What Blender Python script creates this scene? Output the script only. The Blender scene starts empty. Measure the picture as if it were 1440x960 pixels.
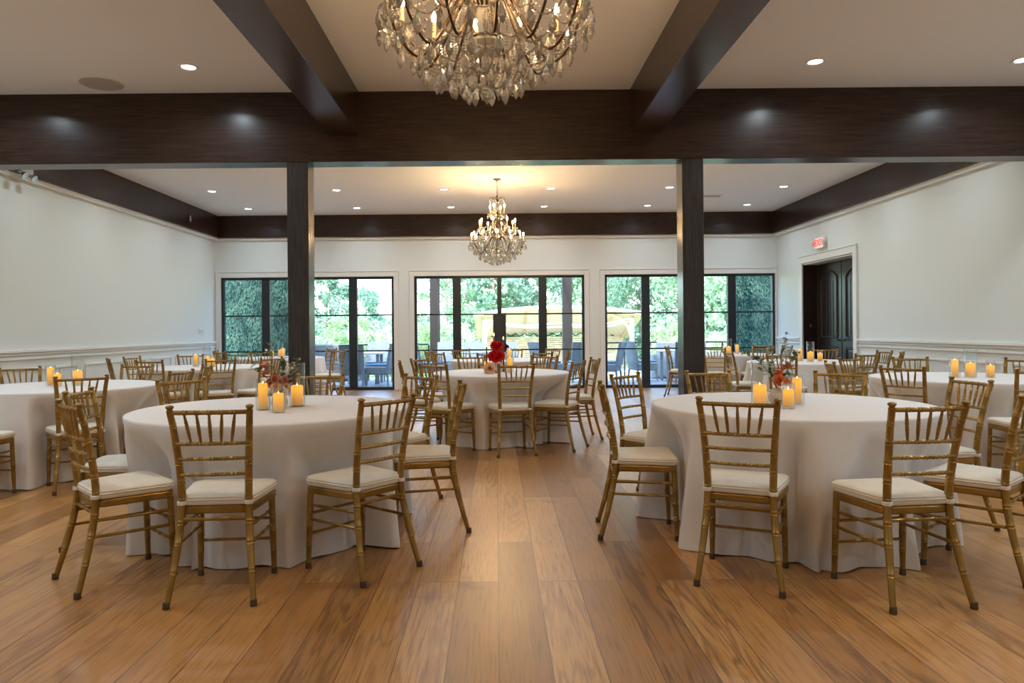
import bpy, math, random
from mathutils import Vector, Matrix
PI = math.pi
R = math.radians
sc = bpy.context.scene
COL = sc.collection

# ------------------------------------------------------------------ materials
def mat(name, col=(.8, .8, .8), rough=.5, metal=0., emit=None, estr=0., trans=0., ior=1.45, spec=None, coat=0., sheen=0.):
    m = bpy.data.materials.new(name); m.use_nodes = True
    b = m.node_tree.nodes['Principled BSDF']
    b.inputs['Base Color'].default_value = (*col, 1)
    b.inputs['Roughness'].default_value = rough
    b.inputs['Metallic'].default_value = metal
    b.inputs['Transmission Weight'].default_value = trans
    b.inputs['IOR'].default_value = ior
    if spec is not None: b.inputs['Specular IOR Level'].default_value = spec
    if coat: b.inputs['Coat Weight'].default_value = coat
    if sheen: b.inputs['Sheen Weight'].default_value = sheen
    if emit:
        b.inputs['Emission Color'].default_value = (*emit, 1)
        b.inputs['Emission Strength'].default_value = estr
    return m

class NT:
    def __init__(s, m): s.t = m.node_tree; s.b = s.t.nodes['Principled BSDF']
    def n(s, typ, **kw):
        nd = s.t.nodes.new(typ)
        for k, v in kw.items():
            if k.startswith('_'): setattr(nd, k[1:], v)
            else: nd.inputs[k.replace('__', ' ')].default_value = v
        return nd
    def l(s, a, b): s.t.links.new(a, b)

def ramp(nt, stops):
    r = nt.n('ShaderNodeValToRGB')
    el = r.color_ramp.elements
    while len(el) < len(stops): el.new(.5)
    for e, (p, c) in zip(el, stops): e.position = p; e.color = (*c, 1)
    return r

def noisy(name, stops, scale=(1, 1, 1), nscale=5., detail=4., rough=.5, bump=0., metal=0., coords='Object', bdist=.01, **kw):
    m = mat(name, stops[0][1], rough, metal, **kw); t = NT(m)
    tc = t.n('ShaderNodeTexCoord'); mp = t.n('ShaderNodeMapping'); mp.inputs['Scale'].default_value = scale
    nz = t.n('ShaderNodeTexNoise', Scale=nscale, Detail=detail)
    t.l(tc.outputs[coords], mp.inputs[0]); t.l(mp.outputs[0], nz.inputs['Vector'])
    r = ramp(t, stops); t.l(nz.outputs['Fac'], r.inputs[0]); t.l(r.outputs[0], t.b.inputs['Base Color'])
    if bump:
        bp = t.n('ShaderNodeBump', Strength=bump, Distance=bdist)
        t.l(nz.outputs['Fac'], bp.inputs['Height']); t.l(bp.outputs[0], t.b.inputs['Normal'])
    return m

def floor_mat():
    m = mat('oak_floor', (.4, .24, .12), .42); t = NT(m)
    tc = t.n('ShaderNodeTexCoord'); mp = t.n('ShaderNodeMapping')
    mp.inputs['Rotation'].default_value = (0, 0, PI/2)
    t.l(tc.outputs['Object'], mp.inputs[0])
    br = t.n('ShaderNodeTexBrick', _offset=.37, _offset_frequency=3)
    br.inputs['Color1'].default_value = (0, 0, 0, 1); br.inputs['Color2'].default_value = (1, 1, 1, 1); br.inputs['Mortar'].default_value = (.5, .5, .5, 1)
    br.inputs['Scale'].default_value = 1; br.inputs['Mortar Size'].default_value = .0022
    br.inputs['Mortar Smooth'].default_value = .3; br.inputs['Bias'].default_value = 0
    br.inputs['Brick Width'].default_value = 1.75; br.inputs['Row Height'].default_value = .195
    t.l(mp.outputs[0], br.inputs['Vector'])
    # per-board offset for the grain
    add = t.n('ShaderNodeVectorMath', _operation='MULTIPLY_ADD')
    add.inputs[1].default_value = (13.7, 9.1, 5.3)
    t.l(br.outputs['Color'], add.inputs[0]); t.l(mp.outputs[0], add.inputs[2])
    m2 = t.n('ShaderNodeMapping'); m2.inputs['Scale'].default_value = (.55, 5.5, 1)
    t.l(add.outputs[0], m2.inputs[0])
    w = t.n('ShaderNodeTexNoise', Scale=1.6, Detail=2., Distortion=.6); t.l(m2.outputs[0], w.inputs['Vector'])
    mul = t.n('ShaderNodeMath', _operation='MULTIPLY'); mul.inputs[1].default_value = 44
    t.l(w.outputs['Fac'], mul.inputs[0])
    sn = t.n('ShaderNodeMath', _operation='SINE'); t.l(mul.outputs[0], sn.inputs[0])
    m3 = t.n('ShaderNodeMapping'); m3.inputs['Scale'].default_value = (2.5, 70, 1); t.l(add.outputs[0], m3.inputs[0])
    fn = t.n('ShaderNodeTexNoise', Scale=2., Detail=5.); t.l(m3.outputs[0], fn.inputs['Vector'])
    base = ramp(t, [(0, (.29, .122, .026)), (.45, (.44, .202, .050)), (1, (.60, .305, .092))])
    t.l(br.outputs['Color'], base.inputs[0])
    g1 = ramp(t, [(0, (.42, .34, .26)), (.32, (.98, .97, .96)), (1, (1.06, 1.05, 1.03))])
    ad = t.n('ShaderNodeMath', _operation='MULTIPLY_ADD'); ad.inputs[1].default_value = .5; ad.inputs[2].default_value = .5
    t.l(sn.outputs[0], ad.inputs[0]); t.l(ad.outputs[0], g1.inputs[0])
    g2 = ramp(t, [(.3, (.45, .37, .29)), (.5, (1, 1, 1)), (1, (1.2, 1.17, 1.1))]); t.l(fn.outputs['Fac'], g2.inputs[0])
    x1 = t.n('ShaderNodeMix', _data_type='RGBA', _blend_type='MULTIPLY')
    wn = t.n('ShaderNodeTexWhiteNoise', _noise_dimensions='3D'); t.l(br.outputs['Color'], wn.inputs['Vector'])
    pr = t.n('ShaderNodeMapRange'); pr.inputs['From Min'].default_value = .35; pr.inputs['To Min'].default_value = .12; pr.inputs['To Max'].default_value = .8
    t.l(wn.outputs['Value'], pr.inputs[0]); t.l(pr.outputs[0], x1.inputs[0])
    t.l(base.outputs[0], x1.inputs[6]); t.l(g1.outputs[0], x1.inputs[7])
    x2 = t.n('ShaderNodeMix', _data_type='RGBA', _blend_type='MULTIPLY'); x2.inputs[0].default_value = .75
    t.l(x1.outputs[2], x2.inputs[6]); t.l(g2.outputs[0], x2.inputs[7])
    # large soft stain and a few knots
    kn = t.n('ShaderNodeTexNoise', Scale=2.3, Detail=3.); t.l(mp.outputs[0], kn.inputs['Vector'])
    kr = ramp(t, [(.27, (.45, .36, .3)), (.36, (1, 1, 1)), (1, (1.08, 1.06, 1.03))]); t.l(kn.outputs['Fac'], kr.inputs[0])
    x3 = t.n('ShaderNodeMix', _data_type='RGBA', _blend_type='MULTIPLY'); x3.inputs[0].default_value = .8
    t.l(x2.outputs[2], x3.inputs[6]); t.l(kr.outputs[0], x3.inputs[7])
    x4 = t.n('ShaderNodeMix', _data_type='RGBA', _blend_type='MIX'); x4.inputs[7].default_value = (.09, .045, .02, 1)
    t.l(br.outputs['Fac'], x4.inputs[0]); t.l(x3.outputs[2], x4.inputs[6])
    t.l(x4.outputs[2], t.b.inputs['Base Color'])
    rr = t.n('ShaderNodeMapRange'); rr.inputs['To Min'].default_value = .24; rr.inputs['To Max'].default_value = .40
    t.l(fn.outputs['Fac'], rr.inputs[0]); t.l(rr.outputs[0], t.b.inputs['Roughness']); t.b.inputs['Coat Weight'].default_value = .5; t.b.inputs['Coat Roughness'].default_value = .44
    bp = t.n('ShaderNodeBump', Strength=.12, Distance=.004); t.l(x4.outputs[2], bp.inputs['Height']); t.l(bp.outputs[0], t.b.inputs['Normal'])
    return m

def glass_pane(name, tint=(.93, .98, 1.0), base=.04, edge=.55, power=4.):
    m = bpy.data.materials.new(name); m.use_nodes = True
    t = m.node_tree; t.nodes.clear()
    o = t.nodes.new('ShaderNodeOutputMaterial'); mx = t.nodes.new('ShaderNodeMixShader')
    tr = t.nodes.new('ShaderNodeBsdfTransparent'); gl = t.nodes.new('ShaderNodeBsdfGlossy'); lw = t.nodes.new('ShaderNodeLayerWeight')
    lw.inputs['Blend'].default_value = .5
    pw = t.nodes.new('ShaderNodeMath'); pw.operation = 'POWER'; pw.inputs[1].default_value = power
    ma = t.nodes.new('ShaderNodeMath'); ma.operation = 'MULTIPLY_ADD'; ma.inputs[1].default_value = edge; ma.inputs[2].default_value = base
    tr.inputs[0].default_value = (*tint, 1); gl.inputs['Roughness'].default_value = .03
    L = t.links.new; L(lw.outputs['Facing'], pw.inputs[0]); L(pw.outputs[0], ma.inputs[0]); L(ma.outputs[0], mx.inputs[0])
    L(tr.outputs[0], mx.inputs[1]); L(gl.outputs[0], mx.inputs[2]); L(mx.outputs[0], o.inputs[0])
    return m

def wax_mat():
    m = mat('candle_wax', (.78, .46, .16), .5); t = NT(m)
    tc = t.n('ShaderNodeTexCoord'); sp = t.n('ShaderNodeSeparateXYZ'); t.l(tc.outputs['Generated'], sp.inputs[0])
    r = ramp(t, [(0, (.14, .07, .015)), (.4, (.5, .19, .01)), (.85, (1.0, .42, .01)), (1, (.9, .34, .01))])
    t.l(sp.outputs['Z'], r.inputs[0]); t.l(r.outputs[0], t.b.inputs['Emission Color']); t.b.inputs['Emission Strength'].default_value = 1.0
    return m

M = {}
M['floor'] = floor_mat()
M['wall'] = noisy('wall_paint', [(0, (.69, .735, .73)), (1, (.72, .765, .76))], nscale=40, rough=.6, bump=.02)
M['trim'] = mat('white_trim', (.76, .76, .74), .4)
M['ceiling'] = mat('ceiling_paint', (.85, .855, .86), .8)
M['beam'] = noisy('dark_stained_oak', [(.3, (.020, .010, .0075)), (.7, (.044, .024, .018))], scale=(1.2, 20, 20), nscale=3, rough=.27, bump=.12, bdist=.002)
M['beam_y'] = noisy('dark_stained_oak_long', [(.3, (.020, .010, .0075)), (.7, (.044, .024, .018))], scale=(20, 1.2, 20), nscale=3, rough=.27, bump=.12, bdist=.002)
M['column'] = noisy('dark_stained_oak_post', [(.3, (.027, .024, .024)), (.7, (.048, .043, .043))], scale=(20, 20, 1.2), nscale=3, rough=.2, bump=.1, bdist=.002)
M['black'] = mat('black_aluminium', (.02, .026, .032), .35)
M['glass'] = glass_pane('window_glass', (.90, .97, 1.0))
M['vase_glass'] = glass_pane('hurricane_glass', (.96, .98, .985), .05, .9, 3.)
M['gold'] = noisy('gold_resin', [(.35, (.25, .145, .030)), (.7, (.37, .228, .058))], nscale=9, rough=.30, metal=.55)
M['foot'] = mat('brown_foot_cap', (.07, .045, .025), .5)
M['cushion'] = noisy('ivory_cushion', [(.3, (.72, .66, .55)), (.7, (.79, .73, .62))], nscale=14, rough=.85, bump=.15, bdist=.004)
M['strap'] = mat('ivory_strap', (.78, .74, .66), .8)
M['cloth'] = noisy('white_linen', [(.3, (.72, .69, .67)), (.7, (.77, .745, .725))], nscale=160, detail=2, rough=.9, bump=.08, bdist=.001)
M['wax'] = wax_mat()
M['flame'] = mat('led_flame', (1, .8, .4), .5, emit=(1, .72, .28), estr=6)
M['bronze'] = mat('dark_bronze', (.06, .038, .022), .35, metal=.8)
M['crystal'] = mat('crystal', (1, .97, .92), 0.02, trans=.74, ior=1.6)
M['bulb'] = mat('candle_bulb', (1, .8, .5), .3, emit=(1, .64, .30), estr=560)
M['sleeve'] = mat('candle_sleeve', (.62, .42, .22), .5)
M['white_plastic'] = mat('white_plastic', (.78, .78, .76), .4)
M['lens'] = mat('lit_lens', (1, 1, 1), .4, emit=(.92, .97, 1), estr=9)
M['grille'] = noisy('grey_grille', [(.4, (.42, .38, .34)), (.6, (.55, .5, .46))], nscale=300, rough=.7)
M['dark_door'] = noisy('espresso_door', [(.3, (.012, .007, .006)), (.7, (.028, .016, .013))], scale=(20, 20, 1.2), nscale=3, rough=.28, bump=.08, bdist=.002)
M['exit_red'] = mat('exit_red', (.9, .06, .04), .4, emit=(1, .07, .05), estr=1.1)
M['exit_white'] = mat('exit_white', (.85, .82, .78), .4, emit=(1, .62, .5), estr=.35)
M['metal'] = mat('brushed_steel', (.6, .6, .6), .3, metal=1)

# ------------------------------------------------------------------ mesh helpers
class MB:
    def __init__(s): s.v = []; s.f = []
    def add(s, vs, fs):
        b = len(s.v); s.v += [tuple(v) for v in vs]; s.f += [tuple(i+b for i in f) for f in fs]; return s
    def box(s, x0, x1, y0, y1, z0, z1, bev=0.):
        if bev <= 0:
            return s.add([(x0,y0,z0),(x1,y0,z0),(x1,y1,z0),(x0,y1,z0),(x0,y0,z1),(x1,y0,z1),(x1,y1,z1),(x0,y1,z1)],
                [(0,3,2,1),(4,5,6,7),(0,1,5,4),(1,2,6,5),(2,3,7,6),(3,0,4,7)])
        b = min(bev, (x1-x0)/2.01, (y1-y0)/2.01, (z1-z0)/2.01)
        vs = []; 
        for sx in (0, 1):
            for sy in (0, 1):
                for sz in (0, 1):
                    X = (x0, x1)[sx]; Y = (y0, y1)[sy]; Z = (z0, z1)[sz]
                    dx = b if sx == 0 else -b; dy = b if sy == 0 else -b; dz = b if sz == 0 else -b
                    vs += [(X, Y+dy, Z+dz), (X+dx, Y, Z+dz), (X+dx, Y+dy, Z)]
        I = lambda a, c, d, k: (a*4+c*2+d)*3+k
        fs = [(I(0,0,0,0),I(0,0,1,0),I(0,1,1,0),I(0,1,0,0)), (I(1,0,0,0),I(1,1,0,0),I(1,1,1,0),I(1,0,1,0)),
              (I(0,0,0,1),I(1,0,0,1),I(1,0,1,1),I(0,0,1,1)), (I(0,1,0,1),I(0,1,1,1),I(1,1,1,1),I(1,1,0,1)),
              (I(0,0,0,2),I(0,1,0,2),I(1,1,0,2),I(1,0,0,2)), (I(0,0,1,2),I(1,0,1,2),I(1,1,1,2),I(0,1,1,2))]
        for a in (0, 1):
            for c in (0, 1):
                fs.append((I(a,c,0,0),I(a,c,0,1),I(a,c,1,1),I(a,c,1,0)))
                fs.append((I(a,0,c,0),I(a,0,c,2),I(a,1,c,2),I(a,1,c,0)))
                fs.append((I(0,a,c,1),I(0,a,c,2),I(1,a,c,2),I(1,a,c,1)))
                for d in (0, 1): fs.append((I(a,c,d,0),I(a,c,d,1),I(a,c,d,2)))
        return s.add(vs, fs)
    def rings(s, rings, cap0=True, cap1=True, closed=True):
        n = len(rings[0]); vs = [p for r in rings for p in r]; fs = []
        for i in range(len(rings)-1):
            for j in range(n if closed else n-1):
                k = (j+1) % n
                fs.append((i*n+j, i*n+k, (i+1)*n+k, (i+1)*n+j))
        if cap0: fs.append(tuple(range(n-1, -1, -1)))
        if cap1: fs.append(tuple((len(rings)-1)*n+j for j in range(n)))
        return s.add(vs, fs)
    def tube(s, pts, rad, n=8, caps=True):
        pts = [Vector(p) for p in pts]
        if not isinstance(rad, (list, tuple)): rad = [rad]*len(pts)
        up = None; rs = []
        for i, p in enumerate(pts):
            d = (pts[min(i+1, len(pts)-1)] - pts[max(i-1, 0)])
            if d.length < 1e-9: d = Vector((0, 0, 1))
            d.normalize()
            if up is None:
                up = Vector((1, 0, 0)) if abs(d.x) < .8 else Vector((0, 1, 0))
            u = (up - d*up.dot(d)).normalized(); w = d.cross(u); up = u
            rs.append([p + (u*math.cos(2*PI*k/n) + w*math.sin(2*PI*k/n))*rad[i] for k in range(n)])
        return s.rings(rs, caps, caps)
    def lathe(s, prof, n=16, c=(0, 0, 0), caps=True):
        return s.rings([[(c[0]+r*math.cos(2*PI*k/n), c[1]+r*math.sin(2*PI*k/n), c[2]+z) for k in range(n)] for r, z in prof], caps, caps)
    def xf(s, mtx):
        s.v = [tuple(mtx @ Vector(v)) for v in s.v]; return s
    def join(s, o, mtx=None):
        return s.add([tuple(mtx @ Vector(v)) for v in o.v] if mtx else o.v, o.f)
    def mesh(s, name, m, smooth=True):
        me = bpy.data.meshes.new(name); me.from_pydata(s.v, [], s.f); me.validate(); me.update()
        if m is not None: me.materials.append(m)
        if smooth:
            me.polygons.foreach_set('use_smooth', [True]*len(me.polygons))
            try: me.set_sharp_from_angle(angle=R(35))
            except Exception: pass
        return me
    def build(s, name, m, parent=None, smooth=True, loc=None):
        o = bpy.data.objects.new(name, s.mesh(name, m, smooth)); COL.objects.link(o)
        if parent: o.parent = parent
        if loc: o.location = loc
        return o

def tag(o, label=None, cat=None, group=None, kind=None):
    if label: o['label'] = label
    if cat: o['category'] = cat
    if group: o['group'] = group
    if kind: o['kind'] = kind
    return o
def empty(name, loc=(0, 0, 0), rz=0., label=None, cat=None, group=None, kind=None):
    o = bpy.data.objects.new(name, None); COL.objects.link(o); o.location = loc; o.rotation_euler = (0, 0, rz)
    o.empty_display_size = .1
    return tag(o, label, cat, group, kind)
def kids(o): return [c for c in ALLK.get(o.name, [])]
def copy_tree(o, loc=None, rz=None, label=None, group=None, parent=None):
    c = o.copy(); COL.objects.link(c)
    if parent is not None:
        c.parent = parent
    if loc is not None: c.location = loc
    if rz is not None: c.rotation_euler = (0, 0, rz)
    if label: c['label'] = label
    if group: c['group'] = group
    for ch in list(o.children): copy_tree(ch, parent=c)
    return c
def part(src, name, parent, loc=None, rot=None, scale=None):
    o = bpy.data.objects.new(name, src); COL.objects.link(o); o.parent = parent
    if loc is not None: o.location = loc
    if rot is not None: o.rotation_euler = rot
    if scale is not None: o.scale = scale
    return o
def struct(name, mb, m, label, cat='wall', parent=None, smooth=False):
    o = mb.build(name, m, parent, smooth)
    if parent is None: tag(o, label, cat, kind='structure')
    return o
def smooth01(x, a, b):
    t = max(0., min(1., (x-a)/(b-a))); return t*t*(3-2*t)
def catmull(P, n=6):
    P = [Vector(p) for p in P]; out = []
    Q = [P[0]*2-P[1]] + P + [P[-1]*2-P[-2]]
    for i in range(1, len(Q)-2):
        a, b, c, d = Q[i-1:i+3]
        for k in range(n):
            t = k/n
            out.append(.5*((2*b)+(c-a)*t+(2*a-5*b+4*c-d)*t*t+(3*b-a-3*c+d)*t*t*t))
    out.append(P[-1]); return out

# ------------------------------------------------------------------ the room
W = 5.85; YB = 14.8; YF = -3.2; CZ = 3.63; H = 1.24
struct('floor', MB().box(-W-.3, W+.5, YF-.2, YB+.22, -.15, 0), M['floor'], 'oak plank floor running towards the windows', 'floor')
struct('ceiling', MB().box(-W-.3, W+.5, YF-.2, YB+.3, CZ, CZ+.2), M['ceiling'], 'beige painted flat ceiling above the beams', 'ceiling')
struct('wall_left', MB().box(-W-.25, -W, YF, YB+.25, 0, CZ), M['wall'], 'white painted left wall with panelled lower part', 'wall')
DY0, DY1, DZ = 11.63, 13.56, 2.44
b = MB(); b.box(W, W+.3, YF, DY0, 0, CZ); b.box(W, W+.3, DY1, YB+.25, 0, CZ); b.box(W, W+.3, DY0, DY1, DZ, CZ); b.box(W+.318, W+.45, DY0-.2, DY1+.2, 0, DZ+.2)
struct('wall_right', b, M['wall'], 'white painted right wall with the dark double doors', 'wall')
struct('wall_front', MB().box(-W, W, YF-.2, YF, 0, CZ), M['wall'], 'white painted wall closing the near end of the room', 'wall')
WX = [(-5.73, -2.13), (-1.705, 1.84), (2.265, 5.815)]; WZ = 2.36
b = MB(); xs = [-W] + [x for w in WX for x in w] + [W]
for i in range(0, 8, 2): b.box(xs[i], xs[i+1], YB, YB+.22, 0, WZ)
b.box(-W, W, YB, YB+.22, WZ, CZ)
struct('wall_back', b, M['wall'], 'white end wall around the three black window walls', 'wall')

# beams and columns
struct('ceiling_beam', MB().box(-W, W, 7.11, 7.36, 2.93, CZ, .006), M['beam'], 'deep dark-stained cross beam resting on the two columns', 'beam')
for s in (-1, 1):
    struct('ceiling_beam', MB().box(min(s*1.355, s*1.657), max(s*1.355, s*1.657), YF, 7.108, 3.19, CZ, .006), M['beam_y'],
        'dark lengthwise ceiling beam %s of the front chandelier' % ('left' if s < 0 else 'right'), 'beam')
    struct('ceiling_beam', MB().box(min(s*5.72, s*W), max(s*5.72, s*W), 7.362, YB-.121, 3.18, CZ, .005), M['beam_y'],
        'dark wall beam along the top of the %s wall' % ('left' if s < 0 else 'right'), 'beam')
    cx = s*1.978
    struct('column', MB().box(cx-.106, cx+.106, 7.112, 7.345, 0, 2.929, .005), M['column'],
        'square dark wood column %s of the aisle' % ('left' if s < 0 else 'right'), 'column')
struct('ceiling_beam', MB().box(-W+.001, W-.001, YB-.12, YB-.001, 3.18, CZ, .005), M['beam'], 'dark wall beam above the three window walls', 'beam')

# crown strips, rails and wall panels
n_trim = [0]
def trim(mb, label): n_trim[0] += 1; return struct('trim_%d' % n_trim[0], mb, M['trim'], label, 'trim')
def frame_yz(mb, x, sx, y0, y1, z0, z1, w=.035, t=.016):
    X0, X1 = sorted((x, x+sx*t))
    mb.box(X0, X1, y0, y1, z1-w, z1, .006); mb.box(X0, X1, y0, y1, z0, z0+w, .006)
    mb.box(X0, X1, y0, y0+w, z0+w, z1-w, .006); mb.box(X0, X1, y1-w, y1, z0+w, z1-w, .006)
for s, nm in ((-1, 'left'), (1, 'right')):
    spans = [(YF+.002, YB-.002)] if s < 0 else [(YF+.002, DY0-.141), (DY1+.141, YB-.002)]
    def bx(mb, t, y0, y1, z0, z1, bev=.006):
        X0, X1 = sorted((s*W, s*(W-t))); mb.box(X0, X1, y0, y1, z0, z1, bev)
    b = MB(); bx(b, .06, 7.37, YB-.002, 3.125, 3.179); bx(b, .085, 7.37, YB-.002, 3.155, 3.179, .004)
    trim(b, 'white crown strip under the %s wall beam' % nm)
    b = MB()
    for y0, y1 in spans:
        bx(b, .045, y0, y1, 1.0, 1.04); bx(b, .02, y0, y1, .965, 1.0); bx(b, .022, y0, y1, .91, .945)
    trim(b, 'white chair rail along the %s wall' % nm)
    b = MB()
    pan = [(-3.0+1.87*k, -1.3+1.87*k) for k in range(6)] + ([(8.2, 9.93), (10.1, 11.85), (12.02, 12.78), (12.95, 14.55)] if s < 0 else [(8.2, 9.72), (9.88, 11.37), (13.75, 14.6)])
    for y0, y1 in pan: frame_yz(b, s*W, -s, y0, y1, .22, .81)
    trim(b, 'white raised panel frames low on the %s wall' % nm)
    b = MB()
    for y0, y1 in spans: bx(b, .018, y0, y1, 0, .14)
    o = struct('baseboard_%s' % nm, b, M['trim'], 'white baseboard along the %s wall' % nm, 'baseboard')
b = MB(); b.box(-W, W, YB-.06, YB-.0005, 3.125, 3.179, .006); trim(b, 'white crown strip under the beam on the window wall')
for i, (x0, x1) in enumerate(WX):
    b = MB(); e0 = max(x0-.1, -W+.002); e1 = min(x1+.1, W-.002)
    b.box(e0, x0-.001, YB-.02, YB-.0005, 0, WZ+.1, .004); b.box(x1+.001, e1, YB-.02, YB-.0005, 0, WZ+.1, .004)
    b.box(x0-.001, x1+.001, YB-.02, YB-.0005, WZ+.001, WZ+.1, .004)
    b.box(e0-.0, e1+.0, YB-.032, YB-.0005, WZ+.101, WZ+.12, .004)
    trim(b, 'white casing around the %s window wall' % ('left', 'middle', 'right')[i])
b = MB()
b.box(W-.022, W-.0005, DY0-.12, DY0-.001, 0, DZ+.12, .005); b.box(W-.022, W-.0005, DY1+.001, DY1+.12, 0, DZ+.12, .005); b.box(W-.022, W-.0005, DY0-.001, DY1+.001, DZ+.001, DZ+.12, .005)
b.box(W-.034, W-.0005, DY0-.14, DY0-.1205, 0, DZ+.14, .004); b.box(W-.034, W-.0005, DY0-.12, DY1+.14, DZ+.1205, DZ+.14, .004)
trim(b, 'white casing around the dark double doors')

# windows
def window(i, x0, x1, cuts, label):
    root = empty('window_%d' % (i+1), ((x0+x1)/2, YB, 0), 0, label, 'window', kind='structure')
    cx = (x0+x1)/2; y0, y1 = .03, .13
    f = MB(); fw = .05
    f.box(x0-cx, x1-cx, y0, y1, WZ-fw, WZ, .005); f.box(x0-cx, x1-cx, y0, y1, 0, .06, .005)
    f.box(x0-cx, x0-cx+fw, y0, y1, .06, WZ-fw, .005); f.box(x1-cx-fw, x1-cx, y0, y1, .06, WZ-fw, .005)
    f.build('window_frame', M['black'], root, False)
    edges = [x0+fw] + cuts + [x1-fw]
    for c in cuts:
        MB().box(c-cx-.085, c-cx+.085, y0, y1, .06, WZ-fw, .006).build('mullion', M['black'], root, False)
    for k in range(len(edges)-1):
        a = edges[k]-cx + (.085 if k > 0 else 0); c = edges[k+1]-cx - (.085 if k < len(edges)-2 else 0)
        g = MB().box(a, c, .075, .083, .06, WZ-fw).build('glass_pane', M['glass'], root, False)
        for z in (.80, 1.545):
            MB().box(a, c, .055, .103, z, z+.03, .004).build('muntin', M['black'], root, False)
    return root
window(0, *WX[0], [-4.81, -3.91, -2.99], 'left black-framed sliding window wall, partly behind the column')
w2 = window(1, *WX[1], [-.82, .97], 'middle black-framed window wall with double glass doors')
MB().box(-.045, .045, .025, .135, .06, WZ-.05, .006).build('door_stile', M['black'], w2, False)
MB().box(-.135, .135, .02, .12, .06, 1.545, .006).build('lock_panel', M['black'], w2, False)
window(2, *WX[2], [3.12, 4.0, 4.92], 'right black-framed sliding window wall, partly behind the column')

# dark double doors on the right wall
def arch_panel(mb, y0, y1, z0, z1, x, t, rise, w):
    n = 14
    def outline(dy, dz):
        pts = [(y0+dy, z0+dz), (y1-dy, z0+dz)]
        for k in range(n+1):
            u = k/n; yy = (y1-dy)+((y0+dy)-(y1-dy))*u
            pts.append((yy, z1-dz-rise+rise*(1-(2*u-1)**2)))
        return pts
    A = outline(0, 0); B = outline(w, w); C = outline(w*1.6, w*1.6)
    mb.rings([[(x, y, z) for y, z in A], [(x-t, y, z) for y, z in outline(w*.3, w*.3)], [(x-t, y, z) for y, z in outline(w*.7, w*.7)], [(x, y, z) for y, z in B], [(x-t*.1, y, z) for y, z in C]], False, False)
root = empty('door_1', (W+.27, (DY0+DY1)/2, 0), 0, 'dark brown double doors recessed in the right wall', 'door', kind='structure')
yc = (DY0+DY1)/2
j = MB(); j.box(-.27, .0, DY1-yc-.025, DY1-yc-.001, 0, DZ-.003, .003); j.box(-.27, 0, DY0-yc+.001, DY0-yc+.025, 0, DZ-.003, .003); j.build('door_jamb', M['dark_door'], root, False)
MB().box(-.27, 0, DY0-yc+.026, DY1-yc-.026, DZ-.028, DZ-.003, .003).build('door_head', M['trim'], root, False)
MB().box(-.15, -.13, DY1-yc-.0345, DY1-yc-.0255, 1.24, 1.28, .002).build('strike_plate', M['metal'], root, False)
for s in (-1, 1):
    a, c = sorted((s*.012, s*.935))
    lf = MB().box(0, .045, a, c, .01, DZ-.03, .004).build('door_leaf', M['dark_door'], root, False)
    p = MB(); arch_panel(p, a+.13, c-.13, 1.02, DZ-.16, -.001, .022, .13, .05); arch_panel(p, a+.13, c-.13, .2, .88, -.001, .022, .0, .05)
    for k in range(1, 5):
        yy = a+.2+(c-a-.4)*k/5
        p.box(-.008, -.001, yy-.006, yy+.006, 1.1, DZ-.36)
    p.build('raised_panel', M['dark_door'], lf, True)
    h = MB(); h.lathe([(.026, 0), (.026, .008), (.012, .012), (.01, .05)], 12); h.xf(Matrix.Translation((-.001, s*.075, 1.0)) @ Matrix.Rotation(-PI/2, 4, 'Y'))
    h.tube([(-.05, s*.075, 1.0), (-.055, s*.12, 1.0), (-.05, s*.19, .995)], .009, 8)
    h.build('door_handle', M['bronze'], lf, True)

# ------------------------------------------------------------------ ceiling fixtures
def ring_light():
    root = empty('recessed_ceiling_light')
    MB().lathe([(.062, -.001), (.07, -.006), (.085, -.008), (.092, -.004), (.092, 0)], 28, caps=False).build('trim_ring', M['white_plastic'], root)
    MB().lathe([(.0605, -.0005), (.055, -.003), (.0, -.004)], 24).build('lens', M['lens'], root)
    return root
proto_light = None
LX = [-4.82, -2.7, -.87, .95, 2.97, 4.91]
def lamp(x, y, p, spread=150, col=(.80, .92, 1.0), size=.12):
    l = bpy.data.lights.new('downlight_lamp', 'AREA'); l.shape = 'DISK'; l.size = size; l.energy = p; l.color = col; l.spread = R(spread)
    o = bpy.data.objects.new('downlight_lamp', l); COL.objects.link(o); o.location = (x, y, CZ-.012)
P_BACK, P_FRONT = 10.0, 13.0
ordn = ['first', 'second', 'third', 'fourth', 'fifth', 'sixth']
spots = []
for ri, (y, rn) in enumerate(((13.87, 'row nearest the windows'), (12.1, 'second row from the windows'), (10.33, 'third row from the windows'))):
    for k, x in enumerate(LX):
        if ri == 2 and 0 < k < 5: 
            spots.append((x, y, None, P_BACK)); continue
        spots.append((x, y, 'round recessed ceiling light, %s, %s from the left wall' % (rn, ordn[k]), P_BACK))
for x in LX: spots.append((x, 8.6, None, P_BACK))
for x in (-4.75, -2.76, 2.9, 4.77):
    lab = {-2.76: 'large round recessed ceiling light between the left beam and the ceiling speaker', 2.9: 'large round recessed ceiling light right of the right-hand lengthwise beam', 4.77: 'round recessed ceiling light at the right edge of the front ceiling'}.get(x)
    spots.append((x, 6.42, lab, P_FRONT))
for y in (4.5, 2.5, .5, -1.5):
    for x in (-4.75, -2.76, 2.9, 4.77): spots.append((x, y, None, P_FRONT))
for x, y, lab, p in spots:
    lamp(x, y, p)
    if lab:
        if proto_light is None:
            proto_light = ring_light(); o = proto_light
        else: o = copy_tree(proto_light)
        o.location = (x, y, CZ); tag(o, lab, 'ceiling light', 'recessed ceiling lights')
root = empty('ceiling_speaker', (-3.77, 6.83, CZ), 0, 'large round flush ceiling speaker beside the left recessed light', 'speaker')
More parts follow.
